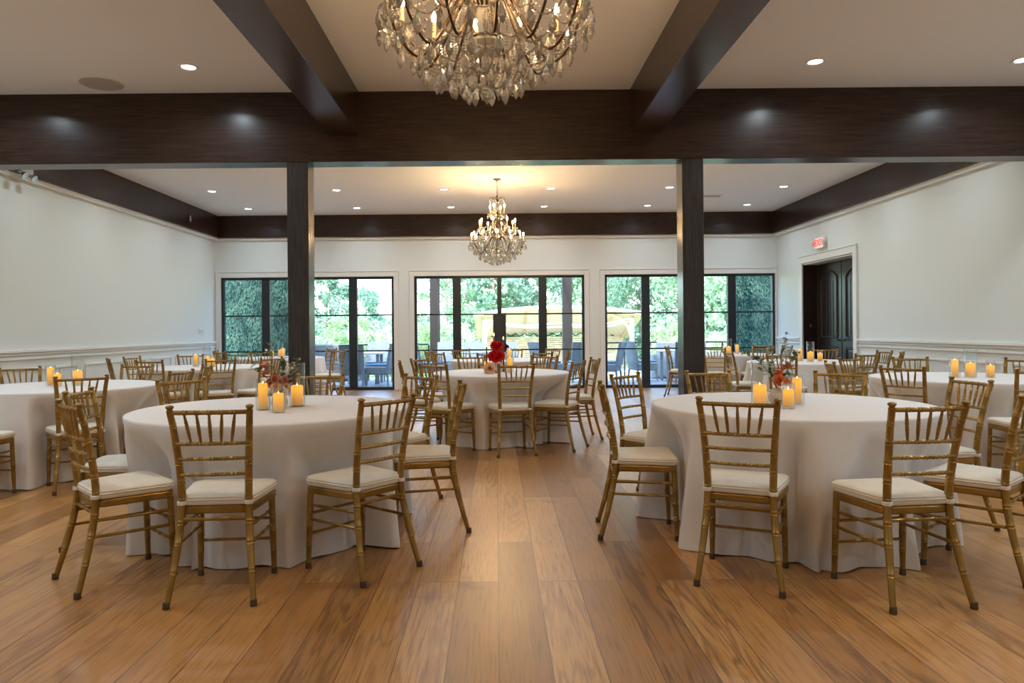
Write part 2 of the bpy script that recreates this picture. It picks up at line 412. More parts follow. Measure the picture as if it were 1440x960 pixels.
MB().lathe([(.19, -.001), (.195, -.008), (.203, -.008), (.205, 0)], 36, caps=False).build('rim', M['white_plastic'], root)
MB().lathe([(.19, -.004), (.12, -.006), (0, -.007)], 36).build('speaker_grille', M['grille'], root)
root = empty('air_vent', (3.93, 12.9, CZ), 0, 'small slotted air vent in the ceiling beyond the right column', 'vent')
b = MB(); b.box(-.17, .17, -.1, -.08, -.01, 0, .003); b.box(-.17, .17, .08, .1, -.01, 0, .003); b.box(-.17, -.15, -.08, .08, -.01, 0, .003); b.box(.15, .17, -.08, .08, -.01, 0, .003); b.build('vent_frame', M['white_plastic'], root, False)
b = MB()
for k in range(7): b.box(-.15, .15, -.075+k*.022, -.063+k*.022, -.009, -.002)
b.build('louver', M['grille'], root, False)

# exit sign, emergency light, small plates
root = empty('exit_sign', (W-.001, 12.74, 2.74), 0, 'lit red EXIT sign with lamp heads above the double doors', 'sign')
MB().box(-.055, 0, -.16, .16, -.1, .1, .008).build('housing', M['white_plastic'], root, False)
MB().box(-.058, -.0555, -.15, .15, -.09, .09, .001).build('face_panel', M['exit_white'], root, False)
tx = bpy.data.curves.new('lettering', 'FONT'); tx.body = 'EXIT'; tx.size = .165; tx.align_x = 'CENTER'; tx.align_y = 'CENTER'; tx.extrude = .002; tx.offset = .003
to = bpy.data.objects.new('lettering', tx); COL.objects.link(to)
bpy.context.view_layer.update()
dg = bpy.context.evaluated_depsgraph_get()
me = bpy.data.meshes.new_from_object(to.evaluated_get(dg)); bpy.data.objects.remove(to)
me.name = 'lettering'; me.materials.clear(); me.materials.append(M['exit_red'])
lo = bpy.data.objects.new('lettering', me); COL.objects.link(lo); lo.parent = root; lo.location = (-.0605, 0, 0); lo.rotation_euler = (PI/2, 0, -PI/2)
for s in (-1, 1):
    h = MB(); h.lathe([(.012, 0), (.04, .01), (.045, .06), (.038, .065), (.0, .06)], 14); h.xf(Matrix.Translation((-.05, s*.215, .02)) @ Matrix.Rotation(-PI/2-.3, 4, 'Y'))
    h.tube([(-.03, s*.155, 0), (-.045, s*.21, .02)], .012, 8)
    h.build('lamp_head', M['white_plastic'], root)
root = empty('emergency_light_mount', (-5.718, 8.62, 3.2), 0, 'small two-headed emergency light on the left wall beam', 'light')
MB().box(0, .05, -.12, .12, -.03, .05, .008).build('housing', M['metal'], root, False)
for s in (-1, 1):
    h = MB(); h.lathe([(.015, 0), (.04, .01), (.045, .05), (0, .045)], 14); h.xf(Matrix.Translation((.04, s*.09, -.05)) @ Matrix.Rotation(PI/2+.5, 4, 'Y')); h.build('lamp_head', M['metal'], root)
root = empty('wall_socket', (-5.719, 13.3, 3.36), 0, 'small black socket on the left wall beam near the corner', 'socket')
MB().box(0, .012, -.05, .05, -.075, .075, .004).build('plate', M['black'], root, False)
MB().box(.0125, .02, -.03, .03, -.05, .05, .003).build('outlet', M['grille'], root, False)
root = empty('light_switch', (-W+.0005, 14.1, 1.25), 0, 'white multi-gang light switch plate on the left wall', 'switch')
MB().box(0, .008, -.12, .12, -.06, .06, .003).build('plate', M['white_plastic'], root, False)
for k in range(4): MB().box(.0085, .014, -.1+k*.055, -.065+k*.055, -.033, .033, .003).build('rocker', M['trim'], root, False)

# ------------------------------------------------------------------ gold chair
def resample(path, n):
    L = [0.]
    for a, b_ in zip(path, path[1:]): L.append(L[-1]+(b_-a).length)
    return L
def at_len(path, L, s):
    for i in range(len(L)-1):
        if s <= L[i+1] or i == len(L)-2:
            t = (s-L[i])/max(L[i+1]-L[i], 1e-9); return path[i].lerp(path[i+1], max(0, min(1, t)))
def bamboo(mb, path, rfun, rings, n=8, ridge=.0024, steps=8):
    path = [Vector(p) for p in path]; L = resample(path, 0); T = L[-1]
    st = sorted(set([round(T*k/steps, 5) for k in range(steps+1)]))
    ev = [(s, 0) for s in st]
    for r in rings:
        c = r*T
        for d in (-.008, .008):
            ev += [(c+d-.0035, 0), (c+d, 1), (c+d+.0035, 0)]
    ev = sorted([(min(e[0], T), e[1]) for e in ev if 0 <= e[0] <= T+1e-4])
    mb.tube([at_len(path, L, s) for s, _ in ev], [rfun(s/T)+k*ridge for s, k in ev], n)
    return mb
def outline(inset=0., n=9):
    # seat outline: straight back, bowed sides and front
    c = [(-.165, -.175), (.165, -.175), (.208, .175), (-.208, .175)]; r = .05; pts = []
    ctr = Vector((0, 0))
    for i in range(4):
        p = Vector(c[i]); a = (Vector(c[i-1])-p).normalized(); d = (Vector(c[(i+1) % 4])-p).normalized()
        for k in range(n):
            t = k/(n-1); q = (p+a*r)*(1-t)**2 + p*2*t*(1-t) + (p+d*r)*t*t
            pts.append(q)
    out = []
    for q in pts:
        y = q.y + (.022*(1-(q.x/.21)**2) if q.y > .1 else 0)
        v = Vector((q.x, y)); l = v.length
        out.append(v*(1-inset/l))
    return out
def make_chair():
    root = empty('chiavari_chair')
    o = outline(); 
    f = MB(); f.rings([[(p.x, p.y, z) for p in outline(ins)] for ins, z in ((.02, .398), (.006, .400), (.0, .406), (.0, .430), (.006, .436), (.04, .437))])
    f.build('seat_frame', M['gold'], root)
    c = MB(); c.rings([[(p.x, p.y, z) for p in outline(ins)] for ins, z in ((.02, .4375), (.002, .440), (-.004, .450), (-.003, .4590), (-.008, .462), (-.008, .465), (-.003, .468), (-.004, .476), (.006, .484), (.03, .489), (.08, .492), (.13, .493))])
    c.build('cushion', M['cushion'], root)
    for s in (-1, 1):
        P = catmull([(s*.19, -.262, .012), (s*.165, -.205, .23), (s*.15, -.172, .43), (s*.154, -.184, .60), (s*.167, -.220, .79), (s*.176, -.246, .882)], 5)
        b = MB(); bamboo(b, P, lambda t: .0135+.004*smooth01(t, 0, .35)-.0025*smooth01(t, .6, 1), (.16, .30, .405, .52, .62, .72, .82, .92), 9, steps=14)
        t = P[-1]; b.lathe([(.0135, 0), (.016, .003), (.016, .006), (.011, .009), (.014, .013), (.0185, .019), (.0185, .024), (.013, .029), (.004, .031)], 10, t-Vector((0, 0, .002)))
        post = b.build('back_post', M['gold'], root)
        MB().lathe([(.0155, 0), (.0165, .004), (.0150, .028), (.0142, .03)], 10, (s*.1915, -.265, 0)).build('foot_cap', M['foot'], post)
        b = MB(); bamboo(b, [(s*.183, .178, .012), (s*.179, .172, .2), (s*.176, .165, .4)], lambda t: .0128+.0032*smooth01(t, 0, .5), (.3, .52, .74), 9, steps=6)
        leg = b.build('leg', M['gold'], root)
        MB().lathe([(.0155, 0), (.016, .004), (.0145, .028), (.0138, .03)], 10, (s*.183, .178, 0)).build('foot_cap', M['foot'], leg)
        MB().lathe([(.0195, -.009), (.0215, -.007), (.0215, .007), (.0195, .009)], 12, (s*.1505, -.1735, .452)).build('strap', M['strap'], root)
        for z in (.34, .265):
            yb = -.262 + (.09)*z/.43; xb = .19-.04*z/.43
            b = MB(); bamboo(b, [(s*xb, yb+.012, z), (s*.179, .165, z-.006)], lambda t: .0078, (.22, .5, .78), 7, .0018, 4); b.build('stretcher', M['gold'], root)
    for z in (.285, .18): b = MB(); bamboo(b, [(-.17, .174, z), (.17, .174, z)], lambda t: .0078, (.25, .5, .75), 7, .0018, 4); b.build('stretcher', M['gold'], root)
    b = MB(); bamboo(b, [(-.15, -.182, .378), (.15, -.182, .378)], lambda t: .0082, (.25, .5, .75), 7, .0018, 4); b.build('stretcher', M['gold'], root)
    def back_at(z): 
        t = (z-.43)/(.882-.43); return .15+.026*t**1.4, -.172-.074*t**1.25
    def rail(z, r, bow=.014):
        hx, y = back_at(z); hx -= .008
        return [(hx*(-1+2*k/8), y-bow*(1-(-1+2*k/8)**2), z) for k in range(9)]
    b = MB(); bamboo(b, rail(.876, 0), lambda t: .0105, (.18, .34, .5, .66, .82), 8, .0022, 8); b.build('top_rail', M['gold'], root)
    for z in (.731, .660, .586): b = MB(); bamboo(b, rail(z, 0), lambda t: .0088, (.18, .34, .5, .66, .82), 8, .002, 8); b.build('back_rail', M['gold'], root)
    A = rail(.868, 0); B = rail(.738, 0)
    for k in range(5):
        t = (k+1)/6
        def pick(Lp, u):
            u = u*8; i = min(7, int(u)); return Vector(Lp[i]).lerp(Vector(Lp[i+1]), u-i)
        tb = .5+(t-.5)*.86
        b = MB(); bamboo(b, [pick(B, tb), pick(A, t)], lambda u: .0052+.0026*math.sin(PI*u), (.3, .66), 7, .0016, 6); b.build('spindle', M['gold'], root)
    return root

# tables: x, y, radius, phrase, chairs (angle, distance, turn, place)
TABLES = {
 'A': (-1.40, 4.46, .835, 'near left table', [(4.6, 1.0, 0, 'F'), (43, .967, 8, 'FR'), (92.5, .935, 5, 'R'), (-32, .968, -13, 'FL'), (-76, .86, -6, 'L'), (-127, .84, 0, 'BL'), (179, .86, 0, 'B'), (137, .97, 0, 'BR')]),
 'B': (1.82, 4.44, .83, 'near right table', [(-34, 1.04, 9, 'FL'), (2, 1.09, 5, 'F'), (40, 1.0, 0, 'FR'), (92, .92, 0, 'R'), (139.5, .9, 0, 'BR'), (-171, .87, 0, 'B'), (-134, .96, 0, 'BL'), (-84, .94, -12, 'L')]),
 'C': (.04, 7.97, .765, 'red-flower table', [(7, .82, 5, 'F'), (47, .80, 15, 'FR'), (98, .85, 0, 'R'), (-36, .9, 0, 'FL'), (-81, .87, 0, 'L'), (-119, .85, 0, 'BL'), (-162, .93, 0, 'B'), (153, 1.0, 0, 'BR')]),
 'D': (-3.94, 6.45, .80, "left wall's nearest table", [(38, .88, 0, 'FR'), (0, 1.10, 0, 'F'), (-129, .83, 0, 'BL'), (172, .82, 0, 'B'), (82, .92, 0, 'R'), (125, 1.0, 0, 'BR')]),
 'E': (4.36, 6.60, .80, "right wall's nearest table", [(-56, .93, 0, 'FL'), (-10, .97, 0, 'F'), (175, .82, 0, 'B'), (120, .86, 0, 'BR'), (-103, .93, 0, 'L'), (-153, .95, 0, 'BL')]),
 'F': (-4.0, 9.75, .80, "left wall's middle table", [(-57, .92, 0, 'FL'), (-98, .84, 0, 'L'), (-10, .92, 0, 'F'), (32, .84, 0, 'FR'), (62, 1.0, 0, 'R'), (-147, .82, 0, 'BL'), (178, .9, 0, 'B')]),
 'G': (4.3, 9.80, .80, 'table before the dark doors', [(15, .82, 0, 'F'), (92, .82, 0, 'R'), (55, .88, 0, 'FR'), (146, 1.05, 0, 'BR'), (-37, 1.08, 0, 'FL'), (-90, .86, 0, 'L')]),
 'H': (.05, 11.3, .78, 'table behind the red flowers', [(-143, .85, 0, 'BL'), (168, .85, 0, 'B'), (-58, .85, 0, 'FL'), (-100, .93, 0, 'L'), (35, .85, 0, 'FR'), (80, .85, 0, 'R'), (125, .85, 0, 'BR'), (-8, .85, 0, 'F')]),
 'I': (-3.97, 13.0, .80, 'far left window table', [(-38, .95, 0, 'FL'), (-75, .83, 0, 'L'), (2, .88, 0, 'F'), (62, 1.15, 0, 'R'), (133, .83, 0, 'BR')]),
 'J': (4.2, 12.8, .80, 'far right window table', [(-100, .86, -13, 'L'), (-30, .95, 0, 'FL'), (7, .98, 0, 'F'), (130, .83, 0, 'BR'), (95, .83, 0, 'R')]),
}
PLACE = {'F': 'front side, back towards us', 'FR': 'front right side, turned inward', 'R': 'right side, facing left', 'FL': 'front left side, turned inward', 'L': 'left side, facing right',
         'BL': 'back left corner', 'B': 'far side, facing us', 'BR': 'back right corner'}
proto_chair = None
CH = {}
for key, (tx_, ty_, tr, phrase, chairs) in TABLES.items():
    CH[key] = []
    for phi, r, turn, pl in chairs:
        a = R(phi); loc = (tx_+r*math.sin(a), ty_-r*math.cos(a), 0); rz = R(phi+turn)
        if proto_chair is None: proto_chair = make_chair(); o = proto_chair
        else: o = copy_tree(proto_chair)
        o.location = loc; o.rotation_euler = (0, 0, rz)
        tag(o, 'gold spindle-back chair, white cushion, %s, %s' % (phrase, PLACE[pl]), 'chair', 'gold chairs around the round tables')
        CH[key].append((loc, rz))

# ------------------------------------------------------------------ tablecloths
def cloth(key, seed):
    tx_, ty_, tr, phrase, _ = TABLES[key]
    rnd = random.Random(seed); n = 240; TZ = .762
    ph = [rnd.uniform(0, 2*PI) for _ in range(8)]
    kk = [rnd.choice((13, 14, 15)), rnd.choice((17, 19)), rnd.choice((23, 26)), rnd.choice((5, 7))]
    def wave(a):
        w = .55*math.sin(kk[0]*a+ph[0]+.6*math.sin(3*a+ph[5])) + .4*math.sin(kk[1]*a+ph[1]+.5*math.sin(2*a+ph[6])) + .2*math.sin(kk[2]*a+ph[2]) + .25*math.sin(kk[3]*a+ph[3])
        return w
    def hemw(a): return .006*math.sin(kk[0]*a+ph[4]) 
    zs = [.757, .748, .735, .715, .69, .655, .61, .56, .50, .44, .37, .30, .23, .16, .10, .05, .02, .004]
    rings = [[(1e-4*math.cos(2*PI*k/n), 1e-4*math.sin(2*PI*k/n), TZ) for k in range(n)]]
    for q in (.3, .6, .85, .96): rings.append([(tr*q*math.cos(2*PI*k/n), tr*q*math.sin(2*PI*k/n), TZ) for k in range(n)])
    rings.append([((tr-.006)*math.cos(2*PI*k/n), (tr-.006)*math.sin(2*PI*k/n), TZ-.0008) for k in range(n)])
    ch = [(Matrix.Translation(l) @ Matrix.Rotation(rz, 4, 'Z')).inverted() for l, rz in CH[key]]
    for z in zs:
        t = (.76-z)/.76; row = []
        for k in range(n):
            a = 2*PI*k/n; w = wave(a)
            rr = tr + .004 + .050*t**.8 + w*.056*smooth01(t, .02, .5)*(.4+.6*t) + .012*t*t
            zz = z + (max(0, hemw(a)) if z < .03 else 0)
            for mi in ch:
                p = mi @ Vector((tx_+rr*math.cos(a), ty_+rr*math.sin(a), 0))
                if abs(p.x) < .36 and -.6 < p.y < .245:
                    wgt = (1-smooth01(abs(p.x), .24, .335))*smooth01(t, .015, .33)
                    rr -= (.236-p.y)*wgt*1.02 + .042*max(0, .75+wave(a+1.7))*wgt
            row.append((rr*math.cos(a), rr*math.sin(a), zz))
        rings.append(row)
    b = MB(); b.rings(rings, False, False)
    o = b.build('tablecloth', M['cloth'], None, True, (tx_, ty_, 0))
    o.data.set_sharp_from_angle(angle=R(89))
    tag(o, 'white floor-length round cloth covering the %s' % phrase, 'tablecloth', 'white tablecloths')
for i, k in enumerate(TABLES): cloth(k, 11+i)

# ------------------------------------------------------------------ candles, glasses, flowers
TZ = .7625
def candle_mesh(r, h):
    return MB().lathe([(r*.98, 0), (r, .004), (r, h-.01), (r*.9, h-.002), (r*.72, h), (r*.6, h-.006), (r*.3, h-.012), (0, h-.013)], 20)
def glass_mesh(r, h):
    t = .0028
    return MB().lathe([(0, 0), (r*.97, 0), (r, .004), (r, h-.002), (r-t*.5, h), (r-t, h-.002), (r-t, .012), (r*.9, .009), (0, .009)], 28)
KIND = {'tall': (.050, .275, .038, .125, 'thick'), 'medium': (.044, .185, .028, .155, 'slim'), 'short': (.0365, .155, .031, .105, 'short')}
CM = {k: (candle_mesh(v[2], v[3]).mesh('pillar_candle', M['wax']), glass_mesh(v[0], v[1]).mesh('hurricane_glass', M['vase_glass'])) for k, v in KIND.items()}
FL = MB().lathe([(.001, 0), (.004, .005), (.0045, .010), (.002, .018), (.0005, .023)], 8).mesh('flame', M['flame'])
def candles(key, items):
    phrase = TABLES[key][3]
    for kind, x, y in items:
        gr, gh, cr, chh, nm = KIND[kind]
        g = bpy.data.objects.new('hurricane_glass', CM[kind][1]); COL.objects.link(g); g.location = (x, y, TZ)
        tag(g, '%s clear glass cylinder around a candle on the %s' % (kind, phrase), 'glass candle holder', 'glass cylinders on the tables')
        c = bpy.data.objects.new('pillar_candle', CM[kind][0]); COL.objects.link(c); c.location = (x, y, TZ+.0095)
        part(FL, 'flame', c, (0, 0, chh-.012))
        tag(c, '%s glowing ivory pillar candle in the %s glass, %s' % (nm, kind, phrase), 'candle', 'glowing pillar candles')
candles('A', [('medium', -1.425, 4.33), ('short', -1.285, 4.18), ('tall', -1.27, 4.52)])
candles('B', [('tall', 1.575, 4.26), ('short', 1.705, 4.16), ('medium', 1.84, 4.36)])
candles('D', [('medium', -4.06, 6.47), ('short', -3.93, 6.36), ('tall', -3.83, 6.50)])
candles('E', [('medium', 4.20, 6.52), ('tall', 4.33, 6.50), ('short', 4.50, 6.48)])
candles('F', [('medium', -4.13, 9.76), ('tall', -4.0, 9.84), ('short', -3.86, 9.66)])
candles('G', [('medium', 4.20, 9.84), ('tall', 4.29, 9.72), ('short', 4.44, 9.76)])
candles('H', [('medium', .20, 11.2)])
candles('I', [('short', -4.10, 12.98), ('tall', -3.97, 13.06), ('medium', -3.88, 12.92)])
candles('J', [('short', 4.10, 12.78), ('tall', 4.2, 12.86), ('medium', 4.31, 12.74)])

G = {'leaf': mat('green_leaf', (.13, .20, .07), .5), 'leaf2': mat('olive_leaf', (.16, .19, .07), .5), 'stem': mat('flower_stem', (.10, .14, .05), .6),
     'rose': mat('dusty_rose', (.60, .23, .17), .6), 'orange': mat('orange_petal', (.78, .23, .07), .55), 'peach': mat('peach_petal', (.82, .52, .34), .6), 'white': mat('white_blossom', (.80, .78, .66), .6),
     'red': mat('red_petal', (.72, .012, .015), .5), 'pink': mat('pink_petal', (.62, .26, .24), .6), 'darkred': mat('dark_red_petal', (.16, .012, .02), .5),
     'vase': noisy('stone_vase', [(.3, (.48, .44, .40)), (.7, (.62, .58, .53))], nscale=30, rough=.7), 'brown': mat('brown_wax', (.16, .065, .025), .45), 'rust': mat('rust_wax', (.42, .14, .05), .45)}
def petal(mb, mtx, l, w, cup):
    vs = []; n = 5
    for i in range(n+1):
        u = i/n; ww = w*math.sin(PI*(.12+.8*u))**.8; z = cup*u*u
        for q in (-1, -.35, .35, 1): vs.append((q*ww, l*u, z + .35*ww*abs(q)))
    fs = [(i*4+j, i*4+j+1, i*4+j+5, i*4+j+4) for i in range(n) for j in range(3)]
    mb.add([tuple(mtx @ Vector(v)) for v in vs], fs)
def rose(r=.03, seed=0, layers=4):
    r *= .70; mb = MB(); rnd = random.Random(seed)
    for L in range(layers):
        n = 4+L; op = .35+.33*L
        for k in range(n):
            a = 2*PI*(k+.5*L)/n + rnd.uniform(-.2, .2)
            m = Matrix.Rotation(a, 4, 'Z') @ Matrix.Translation((0, r*.12*L, -.002*L)) @ Matrix.Rotation(PI/2-op, 4, 'X')
            petal(mb, m, r*(.85+.12*L), r*(.42+.1*L), r*.35)
    return mb
def lily(r=.05, seed=0):
    r *= 1.05; mb = MB(); rnd = random.Random(seed)
    for k in range(6):
        m = Matrix.Rotation(2*PI*k/6, 4, 'Z') @ Matrix.Rotation(rnd.uniform(.7, 1.2), 4, 'X'); petal(mb, m, r, r*.26, -r*.25)
    return mb
def blob(r, n=8):
    return MB().lathe([(r*.2, -r), (r*.75, -r*.6), (r, 0), (r*.75, r*.65), (r*.2, r)], n)
def toward(p, d):
    return Matrix.Translation(p) @ Vector(d).to_track_quat('Z', 'Y').to_matrix().to_4x4()
def sprig(P, root, leaf, nleaf, lsize, seed, blossom=None, nb=0, bs=.008):
    rnd = random.Random(seed); Q = catmull(P, 6)
    MB().tube(Q, [.0022*(1-.6*i/len(Q)) for i in range(len(Q))], 5).build('stem', G['stem'], root)
    lf = MB()
    nleaf = int(nleaf*1.6)
    for k in range(nleaf):
        u = .25+.75*k/max(1, nleaf-1); p = Q[min(len(Q)-1, int(u*(len(Q)-1)))]
        m = Matrix.Translation(p) @ Matrix.Rotation(rnd.uniform(0, 6.28), 4, 'Z') @ Matrix.Rotation(rnd.uniform(-.2, .9), 4, 'X')
        petal(lf, m, lsize*rnd.uniform(.8, 1.35), lsize*.36, lsize*.1)
    if nleaf: lf.build('leaf_spray', G[leaf], root)
    if blossom:
        bl = MB()
        for k in range(nb):
            u = .4+.6*k/max(1, nb-1); p = Q[min(len(Q)-1, int(u*(len(Q)-1)))] + Vector([rnd.uniform(-.016, .016) for _ in range(3)])
            bl.join(rose(bs, seed*31+k, 2), toward(p, (rnd.uniform(-1, 1), rnd.uniform(-1, .2), rnd.uniform(-.2, 1))))
        bl.build('blossom', G[blossom], root)
def vase(root, r=.05, h=.1):
    MB().lathe([(r*.55, 0), (r*.9, h*.12), (r, h*.38), (r*.85, h*.66), (r*.5, h*.86), (r*.52, h), (r*.46, h), (r*.4, h*.84), (.0, h*.8)], 22).build('vase', G['vase'], root)
# arrangement on the near left table
ra = empty('flower_arrangement', (-1.345, 4.40, TZ), 0, 'dusty pink and peach flowers with white blossom sprigs on the near left table', 'flowers')
vase(ra, .052, .10)
v0 = (0, 0, .09)
for P, lf, nl, ls, bl, nb in [
    ([v0, (-.05, -.02, .17), (-.11, -.03, .22), (-.17, -.02, .255)], 'leaf', 8, .045, None, 0),
    ([v0, (-.03, .02, .2), (-.06, .03, .30), (-.085, .04, .40)], 'leaf2', 8, .03, 'white', 9),
    ([v0, (.04, -.02, .18), (.09, -.05, .25), (.135, -.07, .305)], 'leaf2', 7, .035, 'white', 6),
    ([v0, (.0, .04, .18), (.01, .06, .25), (.0, .07, .30)], 'leaf', 9, .045, 'white', 5),
    ([v0, (.05, -.01, .14), (.08, -.02, .17), (.11, -.02, .19)], 'leaf', 7, .035, 'pink', 6),
    ([v0, (-.03, -.03, .13), (-.05, -.05, .15), (-.07, -.06, .16)], 'leaf2', 6, .035, None, 0),
    ([v0, (.05, .0, .17), (.075, .0, .21), (.085, .0, .235)], 'leaf', 6, .04, 'pink', 5)]:
    sprig(P, ra, lf, nl, ls, len(ra.children)+3, bl, nb, .021)
for kind, p, d, r, m in [('rose', (-.01, -.055, .185), (-.1, -1, .5), .033, 'rose'), ('rose', (.0, -.07, .135), (0, -1, .35), .034, 'peach'), ('lily', (-.055, -.04, .215), (-.7, -.5, .8), .055, 'rose'),
                         ('lily', (-.06, -.04, .25), (-.6, -.2, 1), .05, 'rose'), ('rose', (.045, -.04, .18), (.3, -1, .6), .026, 'rose'), ('rose', (.055, -.05, .14), (.5, -1, .3), .022, 'peach'), ('rose', (-.045, -.05, .15), (-.5, -1, .3), .018, 'orange')]:
    (rose(r, len(ra.children)) if kind == 'rose' else lily(r, len(ra.children))).xf(toward(p, d)).build('flower', G[m], ra)
# arrangement on the near right table
rb = empty('flower_arrangement', (1.745, 4.43, TZ), 0, 'orange rose and buds with long white blossom branches on the near right table', 'flowers')
vase(rb, .052, .10)
for P, lf, nl, ls, bl, nb in [
    ([v0, (-.05, 0, .2), (-.12, 0, .27), (-.20, .0, .31)], 'leaf', 9, .04, 'white', 10),
    ([v0, (.02, .02, .22), (.05, .02, .34), (.065, .02, .43)], 'leaf2', 8, .03, 'white', 12),
    ([v0, (.06, 0, .2), (.10, 0, .26), (.14, 0, .31)], 'leaf', 7, .04, 'white', 7),
    ([v0, (-.03, -.02, .16), (-.07, -.02, .20), (-.13, -.03, .215)], 'leaf2', 7, .035, 'white', 9),
    ([v0, (-.01, .03, .2), (-.02, .05, .28), (-.015, .05, .34)], 'leaf', 8, .035, 'white', 9),
    ([v0, (.03, .0, .14), (.07, -.02, .17), (.09, -.02, .2)], 'leaf', 7, .035, None, 0),
    ([v0, (-.06, .0, .2), (-.09, .02, .25), (-.11, .02, .29)], 'leaf', 7, .035, 'white', 8)]:
    sprig(P, rb, lf, nl, ls, len(rb.children)+5, bl, nb, .021)
for kind, p, d, r, m in [('rose', (-.005, -.05, .145), (-.05, -1, .4), .040, 'orange'), ('rose', (.0, -.02, .19), (-.2, -.6, 1), .03, 'orange'), ('lily', (.03, -.01, .205), (.15, -.2, 1), .05, 'rose'),
                         ('lily', (.06, -.01, .215), (.4, -.2, 1), .055, 'rose'), ('rose', (.042, -.05, .14), (.5, -.8, .4), .02, 'orange')]:
    (rose(r, len(rb.children)) if kind == 'rose' else lily(r, len(rb.children))).xf(toward(p, d)).build('flower', G[m], rb)
# red flower table
rc = empty('flower_arrangement', (.0, 7.86, TZ), 0, 'bright red flowers in a pale vase on the middle aisle table', 'flowers')
vase(rc, .075, .15)
for p, d, r, sd in [((-.026, -.03, .305), (-.5, -.9, .4), .040, 3), ((-.042, -.05, .185), (-.4, -1, .2), .048, 4), ((.036, -.05, .19), (.4, -1, .3), .048, 5), ((.0, -.06, .165), (0, -1, -.1), .042, 6), ((0, -.03, .285), (0, -1, .2), .038, 7), ((.028, -.02, .305), (.5, -.8, .4), .040, 8), ((-.005, -.03, .205), (0, -1, .3), .042, 9)]:
    rose(r, sd, 5).xf(toward(p, d)).build('flower', G['red'], rc)
for k in range(4): sprig([(0, 0, .14), (.02*(k-1.5), .01, .2), (.035*(k-1.5), .02, .27)], rc, 'leaf', 4, .04, 60+k)
o = rose(.055, 9, 5).xf(toward((0, 0, .02), (.1, -1, .35))); o = o.build('rose_head', G['peach'], None, True, (-.075, 7.63, TZ+.036))
tag(o, 'large peach rose head lying beside the red flower vase', 'flower')
def taper(x, y, h, m, label, base=True):
    r_ = empty('taper_candle', (x, y, TZ), 0, label, 'candle', 'taper candles on the red flower table')
    MB().lathe([(.028, 0), (.03, .004), (.012, .012), (.014, .03), (.011, .03), (.009, .02)], 14).build('candle_holder', M['bronze'], r_)
    MB().lathe([(.0105, .02), (.0105, .06), (.0085, h-.006), (.003, h)], 10).build('candle_stick', m, r_)
    part(FL, 'flame', r_, (0, 0, h+.002), None, (1.6, 1.6, 1.6))
taper(-.108, 7.74, .29, G['brown'], 'brown lit taper candle left of the red flowers')
taper(-.03, 8.05, .40, G['rust'], 'tallest rust-coloured lit taper candle behind the red flowers')
taper(.078, 8.02, .36, G['brown'], 'dark brown lit taper candle right of the red flowers')
for kd, x, y, nm in (('tall', -.10, 7.86, 'left'), ('medium', .145, 7.82, 'right')):
    gr, gh, cr, chh, sz = KIND[kd]
    if kd == 'medium':
        g = bpy.data.objects.new('hurricane_glass', CM[kd][1]); COL.objects.link(g); g.location = (x, y, TZ); tag(g, 'clear glass cylinder with a candle right of the red flowers', 'glass candle holder', 'glass cylinders on the tables')
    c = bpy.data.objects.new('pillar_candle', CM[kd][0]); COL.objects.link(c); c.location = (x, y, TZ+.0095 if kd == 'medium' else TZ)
    part(FL, 'flame', c, (0, 0, chh-.012)); tag(c, 'glowing yellow pillar candle %s of the red flower vase' % nm, 'candle', 'glowing pillar candles')
rd = empty('flower_arrangement', (.12, 11.3, TZ), 0, 'small dark red bouquet on the table behind the red flowers', 'flowers')
vase(rd, .05, .12)
for p, d, r, sd in [((0, -.03, .17), (0, -1, .5), .05, 3), ((.04, 0, .2), (.5, -.5, .6), .045, 5), ((-.04, 0, .19), (-.5, -.5, .6), .04, 6)]: rose(r, sd, 4).xf(toward(p, d)).build('flower', G['darkred'], rd)

